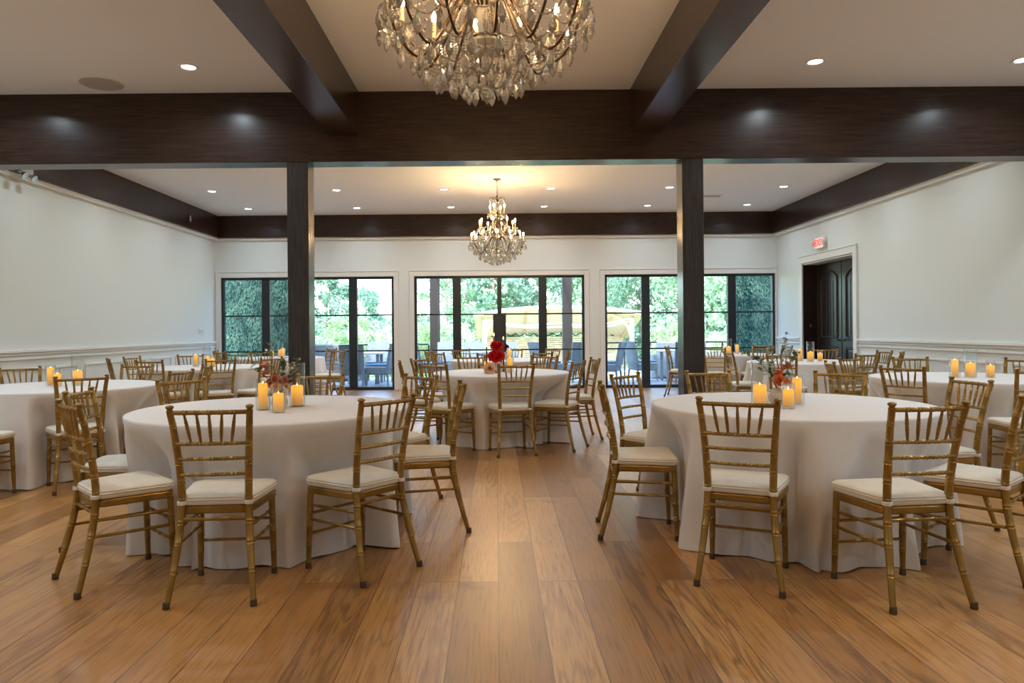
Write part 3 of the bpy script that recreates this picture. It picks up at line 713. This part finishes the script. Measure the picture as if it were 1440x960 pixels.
# ------------------------------------------------------------------ chandeliers
def drop_mesh(l, w):
    mb = MB(); n = 6
    mb.lathe([(.0, -l), (w*.55, -l*.86), (w, -l*.62), (w*.62, -l*.34), (w*.12, -l*.12), (0, -l*.1)], n)
    mb.lathe([(0, -l*.12), (w*.36, -l*.06), (0, 0)], 6)
    return mb
def bead(mb, p, r):
    p = Vector(p); vs = [p+Vector(d)*r for d in ((1,0,0),(0,1,0),(-1,0,0),(0,-1,0),(0,0,1),(0,0,-1))]
    mb.add(vs, [(0,1,4),(1,2,4),(2,3,4),(3,0,4),(1,0,5),(2,1,5),(3,2,5),(0,3,5)])
def garland(mb, a, b_, sag, n, r):
    a = Vector(a); b_ = Vector(b_)
    for k in range(n+1):
        t = k/n; p = a.lerp(b_, t); p.z -= sag*4*t*(1-t); bead(mb, p, r)
def make_chandelier():
    root = empty('chandelier')
    MB().lathe([(.065, 0), (.066, -.006), (.05, -.018), (.02, -.026), (.008, -.04)], 22).build('canopy', M['bronze'], root)
    b = MB()
    for k in range(6):
        z = -.05-.036*k; pts = [(.011*math.cos(q)*(1 if k % 2 else 0), .011*math.cos(q)*(0 if k % 2 else 1), z+.022*math.sin(q)) for q in [2*PI*i/12 for i in range(13)]]
        b.tube(pts, .003, 6)
    b.build('chain', M['bronze'], root)
    MB().lathe([(.004, -.25), (.012, -.27), (.009, -.3), (.02, -.34), (.009, -.37), (.009, -.5), (.03, -.53), (.012, -.56), (.012, -.7), (.03, -.73), (.010, -.77), (.008, -.95), (.008, -1.13)], 14).build('stem', M['bronze'], root)
    MB().lathe([(.009, -.78), (.028, -.80), (.034, -.84), (.02, -.88), (.014, -.91), (.03, -.95), (.042, -1.0), (.045, -1.05), (.02, -1.10), (.009, -1.108)], 10).build('crystal_baluster', M['crystal'], root, False)
    MB().lathe([(.0, -1.128), (.07, -1.125), (.075, -1.12), (.07, -1.113), (0, -1.11)], 24).build('centre_plate', M['bronze'], root)
    MB().lathe([(.075, -1.128), (.08, -1.14), (.062, -1.175), (.03, -1.195), (0, -1.2)], 12, caps=False).build('crystal_bowl', M['crystal'], root, False)
    small = drop_mesh(.055, .0105).mesh('crystal_drop', M['crystal'], False); big = drop_mesh(.10, .0185).mesh('crystal_drop', M['crystal'], False)
    rest = MB(); smb = drop_mesh(.055, .0105); bgb = drop_mesh(.088, .017)
    beads = MB()
    bob = MB().lathe([(.008, -.012), (.03, -.008), (.044, .004), (.041, .004), (.028, -.003), (.008, 0)], 10).mesh('bobeche', M['crystal'], False)
    slv = MB().lathe([(.0085, 0), (.0085, .095), (.006, .097)], 10).mesh('candle_sleeve', M['sleeve'])
    blb = MB().lathe([(.005, 0), (.0105, .012), (.012, .022), (.008, .037), (.0015, .052)], 10).mesh('bulb', M['bulb'])
    tiers = [(4, .125, -.555, -.60, .0, .02, PI/4), (8, .29, -.79, -.72, .05, .10, .2), (12, .41, -1.0, -1.0, .07, .17, .13)]
    rnd = random.Random(4); ncup = 0
    for n, rr, zc, zh, up, dip, off in tiers:
        P = catmull([(.02, 0, zh), (rr*.22, 0, zh+up+.01), (rr*.42, 0, zh+up*.3-dip*.45), (rr*.68, 0, zc-dip-.03), (rr*.9, 0, zc-dip*.72), (rr, 0, zc-.012)], 6)
        am = MB().tube(P, .0062, 7); 
        amesh = am.mesh('arm', M['bronze'])
        for k in range(n):
            a = off+2*PI*k/n; arm = part(amesh, 'arm', root, None, (0, 0, a))
            part(bob, 'bobeche', arm, (rr, 0, zc)); part(slv, 'candle_sleeve', arm, (rr, 0, zc)); part(blb, 'bulb', arm, (rr, 0, zc+.097))
            cx, cy = rr*math.cos(a), rr*math.sin(a)
            for q in range(6):
                g = 2*PI*q/6+rnd.uniform(-.2, .2); p = (cx+.042*math.cos(g), cy+.042*math.sin(g), zc+.001)
                rest.join(bgb if q % 2 else smb, Matrix.Translation(p) @ Matrix.Rotation(rnd.uniform(0, 3), 4, 'Z'))
            a2 = off+2*PI*(k+1)/n
            garland(beads, (cx, cy, zc-.01), (rr*math.cos(a2), rr*math.sin(a2), zc-.01), .05 if n > 4 else .03, 16, .0062)
            garland(beads, (cx*.95, cy*.95, zc), (.05*math.cos(a), .05*math.sin(a), zc+.2), .05, 22, .006)
            if n == 12:
                for f_, l_ in ((.35, .30), (.55, .22), (.75, .12)):
                    garland(beads, (cx*f_, cy*f_, zc-.03), (cx*f_, cy*f_, zc-.03-l_), 0, int(l_/.0125), .0058)
    for k in range(6):   # small crown under the chain
        a = 2*PI*k/6; c_, s_ = math.cos(a), math.sin(a)
        part(MB().tube([(0, 0, -.32), (.07, 0, -.30), (.125, 0, -.305)], .004, 6).mesh('crown_arm', M['bronze']), 'crown_arm', root, None, (0, 0, a))
        rest.join(smb, Matrix.Translation((.125*c_, .125*s_, -.308)))
        garland(beads, (.125*c_, .125*s_, -.31), (.12*math.cos(a+.3), .12*math.sin(a+.3), -.54), -.0, 30, .0045)
        garland(beads, (.125*c_, .125*s_, -.31), (.125*math.cos(a+PI/3), .125*math.sin(a+PI/3), -.31), .03, 12, .0045)
    # the basket of hanging drops below the arms
    rings = [(.455, -1.035, 24), (.375, -1.115, 20), (.285, -1.185, 18), (.195, -1.235, 14), (.105, -1.27, 9)]
    cnt = 0; prev = None
    for r_, z_, n in rings:
        for k in range(n):
            a = 2*PI*(k+.5*(rings.index((r_, z_, n)) % 2))/n; p = (r_*math.cos(a), r_*math.sin(a), z_+rnd.uniform(-.012, .012))
            part(big, 'crystal_drop', root, p, (rnd.uniform(-.08, .08), rnd.uniform(-.08, .08), rnd.uniform(0, 3))); cnt += 1
            a2 = a+2*PI/n; q = (r_*math.cos(a2), r_*math.sin(a2), z_)
            garland(beads, p, q, .025, 12, .006)
            if prev: garland(beads, p, (prev[0]*math.cos(a), prev[0]*math.sin(a), prev[1]), .02, 14, .006)
        prev = (r_, z_)
    for k in range(100-cnt-1):
        a = 2*PI*k/(100-cnt-1); part(small, 'crystal_drop', root, (.055*math.cos(a), .055*math.sin(a), -1.2), (0, 0, a))
    MB().lathe([(0, -.035), (.02, -.028), (.028, -.01), (.026, .008), (.012, .02), (0, .024)], 8, (0, 0, -1.345)).build('crystal_ball', M['crystal'], root, False)
    garland(beads, (0, 0, -1.2), (0, 0, -1.325), 0, 12, .005)
    o = rest.build('hanging_crystals', M['crystal'], root, False); o['kind'] = 'stuff'
    o = beads.build('crystal_beads', M['crystal'], root, False); o['kind'] = 'stuff'
    return root
ch1 = make_chandelier(); ch1.location = (-.034, 3.05, CZ-.03)
MB().lathe([(.006, .03), (.006, 0)], 8).build('hook', M['bronze'], ch1)
tag(ch1, 'huge crystal candle chandelier in the foreground between the lengthwise beams', 'chandelier', 'crystal chandeliers')
copy_tree(ch1, (.03, 11.3, CZ-.001), R(20), 'smaller-looking crystal chandelier hanging before the middle window wall').children
# ------------------------------------------------------------------ outside
O = {'deck': noisy('patio_concrete', [(.3, (.34, .36, .38)), (.7, (.44, .46, .48))], nscale=6, rough=.55),
     'lawn': noisy('lawn_grass', [(.3, (.20, .30, .08)), (.7, (.34, .44, .16))], nscale=3, rough=.9),
     'hill': noisy('far_woods', [(.3, (.10, .20, .17)), (.7, (.20, .33, .26))], nscale=.6, rough=.9, bump=1., bdist=.6),
     'bark': noisy('bark', [(.3, (.16, .12, .09)), (.7, (.30, .24, .19))], scale=(8, 8, 1), nscale=3, rough=.9, bump=.4),
     'post': mat('brown_porch_post', (.032, .023, .018), .6), 'soffit': mat('porch_soffit', (.3, .25, .2), .7),
     'wicker': noisy('grey_wicker', [(.42, (.17, .20, .22)), (.58, (.30, .335, .36))], scale=(60, 60, 90), nscale=1, rough=.7, bump=.5),
     'slate': mat('slate_fabric', (.14, .24, .36), .8), 'ptop': mat('white_table_top', (.7, .72, .74), .35), 'timber': noisy('cedar_timber', [(.3, (.64, .40, .25)), (.7, (.78, .55, .37))], scale=(1, 8, 8), nscale=3, rough=.6),
     'pale': noisy('pale_pine_boards', [(.3, (.74, .56, .46)), (.7, (.84, .68, .57))], scale=(8, 1, 8), nscale=2, rough=.7), 'cream': mat('cream_fascia', (.74, .70, .58), .6), 'canvas': mat('white_canvas', (.8, .78, .74), .8)}
def leafmat(name, c1, c2, trans=.35):
    m = bpy.data.materials.new(name); m.use_nodes = True; t = m.node_tree; t.nodes.clear()
    o = t.nodes.new('ShaderNodeOutputMaterial'); mx = t.nodes.new('ShaderNodeMixShader'); d = t.nodes.new('ShaderNodeBsdfDiffuse'); tr = t.nodes.new('ShaderNodeBsdfTranslucent')
    tc = t.nodes.new('ShaderNodeTexCoord'); nz = t.nodes.new('ShaderNodeTexNoise'); nz.inputs['Scale'].default_value = 3.0; cr = t.nodes.new('ShaderNodeValToRGB')
    cr.color_ramp.elements[0].position = .35; cr.color_ramp.elements[0].color = (*c1, 1); cr.color_ramp.elements[1].position = .65; cr.color_ramp.elements[1].color = (*c2, 1)
    L = t.links.new; L(tc.outputs['Object'], nz.inputs['Vector']); L(nz.outputs['Fac'], cr.inputs[0]); L(cr.outputs[0], d.inputs[0]); L(cr.outputs[0], tr.inputs[0])
    mx.inputs[0].default_value = trans; L(d.outputs[0], mx.inputs[1]); L(tr.outputs[0], mx.inputs[2]); L(mx.outputs[0], o.inputs[0]); return m
O['leaf_a'] = leafmat('tree_leaves', (.24, .40, .25), (.50, .63, .42)); O['leaf_b'] = leafmat('dark_tree_leaves', (.17, .31, .24), (.36, .52, .36)); O['leaf_c'] = leafmat('bright_shrub_leaves', (.36, .50, .26), (.58, .68, .42))
O['ivy'] = leafmat('hedge_leaves', (.035, .095, .085), (.11, .21, .155), .2); O['core'] = mat('hedge_core', (.02, .04, .03), .9)
struct('patio_floor', MB().box(-11, 11, YB+.221, 19.1, -.2, -.02), O['deck'], 'pale concrete patio outside the windows', 'patio')
struct('lawn', MB().box(-90, 90, 19.101, 160, -1.3, -1.0), O['lawn'], 'sunlit green lawn beyond the patio', 'lawn')
b = MB(); b.box(-9, 9, 18.46, 18.69, 2.78, 3.02, .01)  # out-of-view pergola, made up with open rafters so skylight reaches the patio
for k in range(23): b.box(-8.9+.8*k, -8.82+.8*k, YB+.23, 19.0, 3.021, 3.17, .005)
struct('unseen_pergola', b, O['post'], 'unseen brown pergola added over the patio, left open for skylight', 'pergola')
for x, nm in ((-1.6, 'left'), (1.85, 'right')):
    struct('patio_column', MB().box(x-.125, x+.125, 18.45, 18.7, -.019, 2.779, .01), O['post'], 'brown porch post outside, %s part of the middle window' % nm, 'post')
# far hill
b = MB(); rnd = random.Random(3); nx = 60; rows = []
for j, (yy, zz) in enumerate(((112, -1), (114, 3.0), (120, 1.0), (130, 1.6))):
    rows.append([(-70+140*i/nx, yy, -1 if j == 0 else zz + 1.3*math.sin(i*.5)*.5 + rnd.uniform(0, .9)) for i in range(nx+1)])
b.rings(rows, False, False, closed=False)
struct('hills', b, O['hill'], 'distant wooded ridge under the white sky', 'hill', smooth=True)
# trees and shrubs
def leaf_cloud(seed, n, h, r, ls, low=.12, clumps=34):
    rnd = random.Random(seed); mb = MB(); C = []
    for _ in range(clumps):
        u = rnd.random(); z = h*(low+(1-low)*u); rr = r*(.35+.65*math.sin(PI*min(1, .12+.85*u)))
        a = rnd.uniform(0, 6.28); q = math.sqrt(rnd.random())
        C.append((Vector((rr*q*math.cos(a), rr*q*math.sin(a), z)), rnd.uniform(.28, .55)*r*.62))
    vs = []; fs = []
    for i in range(n):
        c, cr = C[i % clumps]
        d = Vector((rnd.gauss(0, 1), rnd.gauss(0, 1), rnd.gauss(0, .8))); d = d.normalized()*cr*rnd.random()**.4
        p = c+d; u = Vector((rnd.gauss(0, 1), rnd.gauss(0, 1), rnd.gauss(0, 1))).normalized(); w = u.orthogonal().normalized(); s = ls*rnd.uniform(.6, 1.3)
        k = len(vs); vs += [p-u*s, p+w*s*.5, p+u*s, p-w*s*.5]; fs.append((k, k+1, k+2, k+3))
    mb.add(vs, fs); return mb
def branches(h, r, seed):
    rnd = random.Random(seed); mb = MB()
    mb.tube([(0, 0, 0), (.05, 0, h*.3), (-.04, .05, h*.6), (.02, 0, h*.88)], [.17, .14, .09, .03], 9)
    for k in range(9):
        z = h*rnd.uniform(.25, .8); a = rnd.uniform(0, 6.28); l = r*rnd.uniform(.5, .9)
        mb.tube([(0, 0, z), (l*.5*math.cos(a), l*.5*math.sin(a), z+l*.25), (l*math.cos(a), l*math.sin(a), z+l*.35)], [.06, .04, .015], 6)
    return mb
TM = [(leaf_cloud(1, 9000, 9, 2.6, .15, .10, 60), 'leaf_a'), (leaf_cloud(2, 9000, 9, 2.4, .15, .08, 60), 'leaf_b'), (leaf_cloud(5, 8000, 10, 2.2, .14, .2, 50), 'leaf_b')]
TM = [m_.mesh('foliage', O[k], False) for m_, k in TM]; BR = [branches(9, 2.4, k).mesh('trunk', O['bark']) for k in (1, 2, 3)]
SM = [leaf_cloud(20+k, 3600, 2.2, 1.2, .085, .0, 30).mesh('foliage', O['leaf_c' if k != 1 else 'leaf_a'], False) for k in range(3)]
def plant(nm, x, y, fm, tm, s, rz, label, group, z=-1.0, sx=1.):
    r_ = empty(nm, (x, y, z), rz, label, 'tree' if nm == 'tree' else 'shrub', group); r_.scale = (s*sx, s*sx, s)
    f = part(fm, 'foliage', r_); f['kind'] = 'stuff'
    part(tm, 'trunk', r_, None, None, (1, 1, 1) if nm == 'tree' else (.3, .3, .2))
TL = [(-9.6, 36, 1, .62, 'tall pine-like tree at the left edge of the left window view'), (-8.2, 35, 2, .58, 'tree beside the tall left tree, beyond the patio'), (-7.3, 40, 1, .50, 'smaller tree at the right end of the left group'),
      (-3.0, 43, 0, .85, 'first green tree right of the open sky'), (-.2, 45, 1, 1.05, 'green tree behind the left end of the pavilion'), (2.0, 46, 0, 1.1, 'tall green tree behind the pavilion roof, left of its middle'), (4.3, 47, 2, 1.15, 'tall slim green tree behind the middle of the pavilion'),
      (6.6, 46, 0, 1.1, 'tall green tree behind the pavilion roof, right of its middle'), (8.6, 42, 1, 1.0, 'green tree just right of the pavilion'), (10.4, 38, 0, .95, 'bright green tree in the right window beside the column'), (12.2, 41, 1, 1.0, 'shaded green tree right of the column in the right window'),
      (14.2, 39, 2, 1.0, 'slim tree beside the right hedge'), (9.6, 54, 2, 1.2, 'far tall tree between the trees of the right window'), (1.0, 56, 2, 1.2, 'far tall tree above the left part of the pavilion'), (16, 44, 0, 1.1, 'tree beyond the right hedge')]
for i, (x, y, k, s, lab) in enumerate(TL): plant('tree', x, y, TM[k], BR[i % 3], s, i*1.3, lab, 'trees beyond the patio')
SL = [(-9.0, 30, 1.0), (-7.6, 28, .9), (-6.4, 31, 1.1), (-5.3, 29, .95), (-4.2, 32, 1.15), (-3.2, 30, .95), (-2.2, 33, 1.05), (-1.5, 29, .85), (8.2, 33, .9), (9.6, 31, .8), (11.4, 32, .75)]
nmS = ['at the foot of the tall left trees', 'second from the left, beyond the left table outside', 'third from the left beyond the patio', 'left of the window pier, beyond the patio', 'large, below the open sky', 'seen through the left pane of the middle window', 'behind the left porch post', 'right of the left porch post', 'right of the pavilion post', 'beyond the dark patio sofa', 'right of the right column']
for i, (x, y, s) in enumerate(SL): plant('shrub', x, y, SM[i % 3], BR[i % 3], s*1.12, i*2.1, 'bright green shrub ' + nmS[i], 'shrubs beyond the patio')
# hedges beside the patio
def hedge(x0, x1, label, seed):
    r_ = empty('hedge', ((x0+x1)/2, 16.95, -.02), 0, label, 'hedge'); w = (x1-x0)/2; rnd = random.Random(seed)
    MB().box(-w, w, -.3, .3, 0, 2.72).build('hedge_core', O['core'], r_, False)
    vs = []; fs = []
    for i in range(22000):
        side = rnd.random() < .12
        if side: p = Vector((rnd.choice((-w, w))+rnd.uniform(-.02, .04), rnd.uniform(-.3, .3), rnd.uniform(0, 2.74)))
        else: p = Vector((rnd.uniform(-w, w), -.3-abs(rnd.gauss(0, .035)), rnd.uniform(0, 2.74)))
        u = Vector((rnd.gauss(0, .25), rnd.gauss(0, .3)-.2, -1)).normalized(); q = u.cross(Vector((rnd.gauss(0, .5), -1, rnd.gauss(0, .3)))).normalized(); s = rnd.uniform(.018, .042)
        k = len(vs); vs += [p-u*s, p+q*s*.42, p+u*s, p-q*s*.42]; fs.append((k, k+1, k+2, k+3))
    f = MB().add(vs, fs).build('leaves', O['ivy'], r_, False); f['kind'] = 'stuff'
hedge(-8.2, -4.55, 'dense dark green hedge outside the left end of the left window', 5)
hedge(5.66, 8.6, 'dense dark green hedge outside the right end of the right window', 6)
# patio furniture
def wicker(name):
    r_ = empty(name); b = MB(); b.box(-.27, .27, -.25, .29, .26, .45, .03); b.build('seat', O['wicker'], r_)
    b = MB(); b.rings([[(x, y+dy, z) for x, y in ((-.27, -.03), (.27, -.03), (.27, .03), (-.27, .03))] for z, dy in ((.40, -.25), (.6, -.27), (.8, -.31), (.93, -.345), (.95, -.35))]); b.build('backrest', O['wicker'], r_, False)
    MB().box(-.23, .23, -.2, .27, .451, .50, .02).build('cushion', O['slate'], r_)
    for sx in (-1, 1):
        for sy in (-1, 1): MB().tube([(sx*.235, sy*.24+.01, .27), (sx*.245, sy*.265+.01, 0)], [.028, .02], 8).build('leg', O['wicker'], r_)
    return r_
wc = None
WL = [(-3.25, 16.1, 5, 'seen left of the mullion in the left window'), (-2.62, 16.25, 75, 'side on, right part of the left window'), (-3.0, 17.75, 180, 'facing us beyond the left patio table'), (-2.30, 17.55, 95, 'at the right end of the left patio table'),
      (-1.56, 16.8, -80, 'left of the left porch post'), (-1.22, 17.65, 180, 'facing us behind the middle patio table'), (-.60, 17.6, 175, 'facing us left of the lock panel'), (.25, 17.4, 180, 'behind the double glass doors'), (1.2, 17.0, -60, 'turned sideways left of the right porch post'), (1.97, 16.9, 10, 'right of the right porch post'),
      (2.62, 16.65, 68, 'turned left in the left part of the right window'), (3.48, 17.0, -75, 'side on before the dark patio sofa'), (4.2, 15.95, 0, 'back towards us before the right patio table')]
for i, (x, y, a, w_) in enumerate(WL):
    if wc is None: wc = wicker('wicker_chair'); o = wc
    else: o = copy_tree(wc)
    o.location = (x, y, -.02); o.rotation_euler = (0, 0, R(a)); tag(o, 'grey wicker patio chair outside, ' + w_, 'chair', 'wicker chairs on the patio')
def ptable(x, y, w, d, label):
    r_ = empty('patio_table', (x, y, -.02), 0, label, 'table', 'patio tables')
    MB().box(-w, w, -d, d, .70, .74, .008).build('table_top', O['ptop'], r_, False)
    for sx in (-1, 1):
        for sy in (-1, 1): MB().box(sx*(w-.09)-.035, sx*(w-.09)+.035, sy*(d-.09)-.035, sy*(d-.09)+.035, 0, .699, .006).build('leg', O['wicker'], r_, False)
ptable(-3.12, 16.95, .42, .36, 'patio table outside the left window among wicker chairs'); ptable(-.58, 16.72, .48, .4, 'patio table outside the left half of the middle window'); ptable(4.3, 16.9, .4, .4, 'patio table outside the right window')
def sofa(x, y, label):
    r_ = empty('wicker_sofa', (x, y, -.02), 0, label, 'sofa', 'wicker sofas on the patio')
    MB().box(-.62, .62, -.35, .4, .04, .40, .03).build('base', O['wicker'], r_); MB().box(-.62, .62, -.42, -.351, .04, .92, .03).build('backrest', O['wicker'], r_)
    for s in (-1, 1): MB().box(min(s*.621, s*.74), max(s*.621, s*.74), -.4, .4, .0, .62, .03).build('armrest', O['wicker'], r_)
    MB().box(-.58, .58, -.34, .38, .401, .52, .04).build('cushion', O['slate'], r_)
sofa(-4.15, 18.2, 'dark wicker sofa outside beside the left column'); sofa(4.6, 18.1, 'dark wicker sofa outside left of the right column')
def railing(x0, x1, label):
    r_ = empty('patio_railing', (x0, 18.9, -.02), 0, label, 'railing'); L = x1-x0
    MB().box(0, L, -.03, .03, .86, .90, .004).build('top_rail', M['black'], r_, False)
    n = max(2, int(L/1.2))
    for k in range(n+1): MB().box(L*k/n-.02, L*k/n+.02, -.02, .02, 0, .859).build('post', M['black'], r_, False)
    for k in range(7): MB().tube([(0, 0, .1+.1*k), (L, 0, .1+.1*k)], .004, 5).build('cable', M['metal'], r_)
railing(-8.5, -1.8, 'black cable railing along the left part of the patio'); railing(2.1, 8.6, 'black cable railing along the right part of the patio')
# pavilion
pv = empty('pavilion', (3.15, 36, -1.0), 0, 'open timber pavilion with a low arched roof beyond the patio', 'pavilion')
def zf(u): return 2.93+.37*(1-(abs(u))**2.0)
nx = 28; top = []; bot = []
rows = []
for yy, dz in ((-.35, 0), (1.5, -.5), (4.2, -1.25)):
    rows.append([(4.25*(-1+2*i/nx), yy, zf(-1+2*i/nx)+dz) for i in range(nx+1)])
b = MB(); b.rings(rows, False, False, closed=False); b.rings([[(x, y, z+.10) for x, y, z in r_] for r_ in rows], False, False, closed=False)
b.rings([rows[0], [(x, y, z+.10) for x, y, z in rows[0]]], False, False, closed=False); b.build('roof', O['pale'], pv)
b = MB()
b.rings([[(x*1.01, y-.02, z+.13) for x, y, z in rows[0]], [(x*1.01, y-.02, z-.05) for x, y, z in rows[0]], [(x*1.01, y+.06, z-.05) for x, y, z in rows[0]], [(x*1.01, y+.06, z+.13) for x, y, z in rows[0]]], False, False, closed=False); b.build('fascia', O['cream'], pv)
for u in (-.9, -.64, -.38, -.12, .14, .40, .66, .92):
    MB().tube([(4.25*u, -.2, zf(u)-.07), (4.25*u, 4.1, zf(u)-1.27)], .06, 4).build('rafter', O['timber'], pv, False)
for s in (-1, 1):
    MB().box(s*3.75-.1, s*3.75+.1, .1, .3, 0, 2.75, .01).build('post', O['cream'], pv, False)
    MB().tube(catmull([(s*3.72, .2, 1.7), (s*3.55, .2, 2.3), (s*3.1, .2, 2.75), (s*2.6, .2, 3.0)], 5), .075, 6).build('bracket', O['timber'], pv)
b = MB()
for k in range(15): b.box(-4.0, 4.0, 4.0, 4.05, .1+k*.115, .185+k*.115, .004)
b.build('slat_wall', O['timber'], pv, False)
b = MB()
for k in range(16): b.tube([(-3.9+.52*k, 3.95, 1.84), (-3.64+.52*k, 3.95, 2.0), (-3.38+.52*k, 3.95, 1.84)], .03, 4)
b.build('lattice_trim', O['post'], pv, False)
MB().box(-4.1, 4.1, -.2, 4.3, -.001, .099, .01).build('platform', O['deck'], pv, False)
b = MB(); b.tube(catmull([(-3.7, .15, 2.75), (-1.9, .15, 2.42), (0, .15, 2.52), (1.8, .15, 2.4), (3.7, .15, 2.75)], 8), .045, 6); b.build('canvas_swag', O['canvas'], pv)
b = MB(); b.tube(catmull([(-3.7, .6, 2.62), (-1.6, .6, 2.32), (.4, .6, 2.36), (2.2, .6, 2.3), (3.7, .6, 2.6)], 8), .045, 6); b.build('canvas_swag', O['canvas'], pv)
# fence in the right window
fr = empty('wooden_fence', (10.6, 34, -1.0), 0, 'low brown wooden fence on the lawn in the right window', 'fence')
b = MB()
for k in range(36): b.box(-2.6+k*.15, -2.47+k*.15, 0, .03, .0, 1.75, .003)
b.build('board_panel', O['bark'], fr, False)
for k in range(4): MB().box(-2.6+k*1.75-.05, -2.6+k*1.75+.05, .031, .13, 0, 1.8, .005).build('post', O['bark'], fr, False)


# ------------------------------------------------------------------ light, camera, look
wd = bpy.data.worlds.new('sky'); sc.world = wd; wd.use_nodes = True
nt = wd.node_tree; bg = nt.nodes['Background']
sky = nt.nodes.new('ShaderNodeTexSky'); sky.sky_type = 'NISHITA'; sky.sun_disc = False; sky.sun_elevation = R(52); sky.sun_rotation = R(200); sky.dust_density = 2.0; sky.air_density = 1.0
nt.links.new(sky.outputs[0], bg.inputs[0]); bg.inputs[1].default_value = 1.85
sl = bpy.data.lights.new('sun', 'SUN'); sl.energy = 5.5; sl.angle = R(.6); sl.color = (1, .95, .86)
so = bpy.data.objects.new('sun', sl); COL.objects.link(so); so.rotation_euler = (R(40), 0, R(-22))

cam = bpy.data.cameras.new('camera'); co = bpy.data.objects.new('camera', cam); COL.objects.link(co)
cam.sensor_width = 36; cam.lens = 25.0; cam.shift_x = 22/1440; cam.shift_y = -17/1440; cam.clip_start = .05; cam.clip_end = 500
co.matrix_world = Matrix.Translation((0, 0, H)) @ Matrix.Rotation(PI/2, 4, 'X') @ Matrix.Rotation(-.0085, 4, 'Z')
sc.camera = co
sc.view_settings.view_transform = 'Standard'; sc.view_settings.look = 'None'; sc.view_settings.exposure = 0; sc.view_settings.gamma = 1
try: sc.view_settings.use_curve_mapping = False
except Exception: pass
sc.cycles.max_bounces = 10; sc.cycles.diffuse_bounces = 4; sc.cycles.glossy_bounces = 4; sc.cycles.transmission_bounces = 8; sc.cycles.transparent_max_bounces = 12
sc.cycles.caustics_reflective = False; sc.cycles.caustics_refractive = False; sc.cycles.sample_clamp_indirect = 6
sc.cycles.use_denoising = True
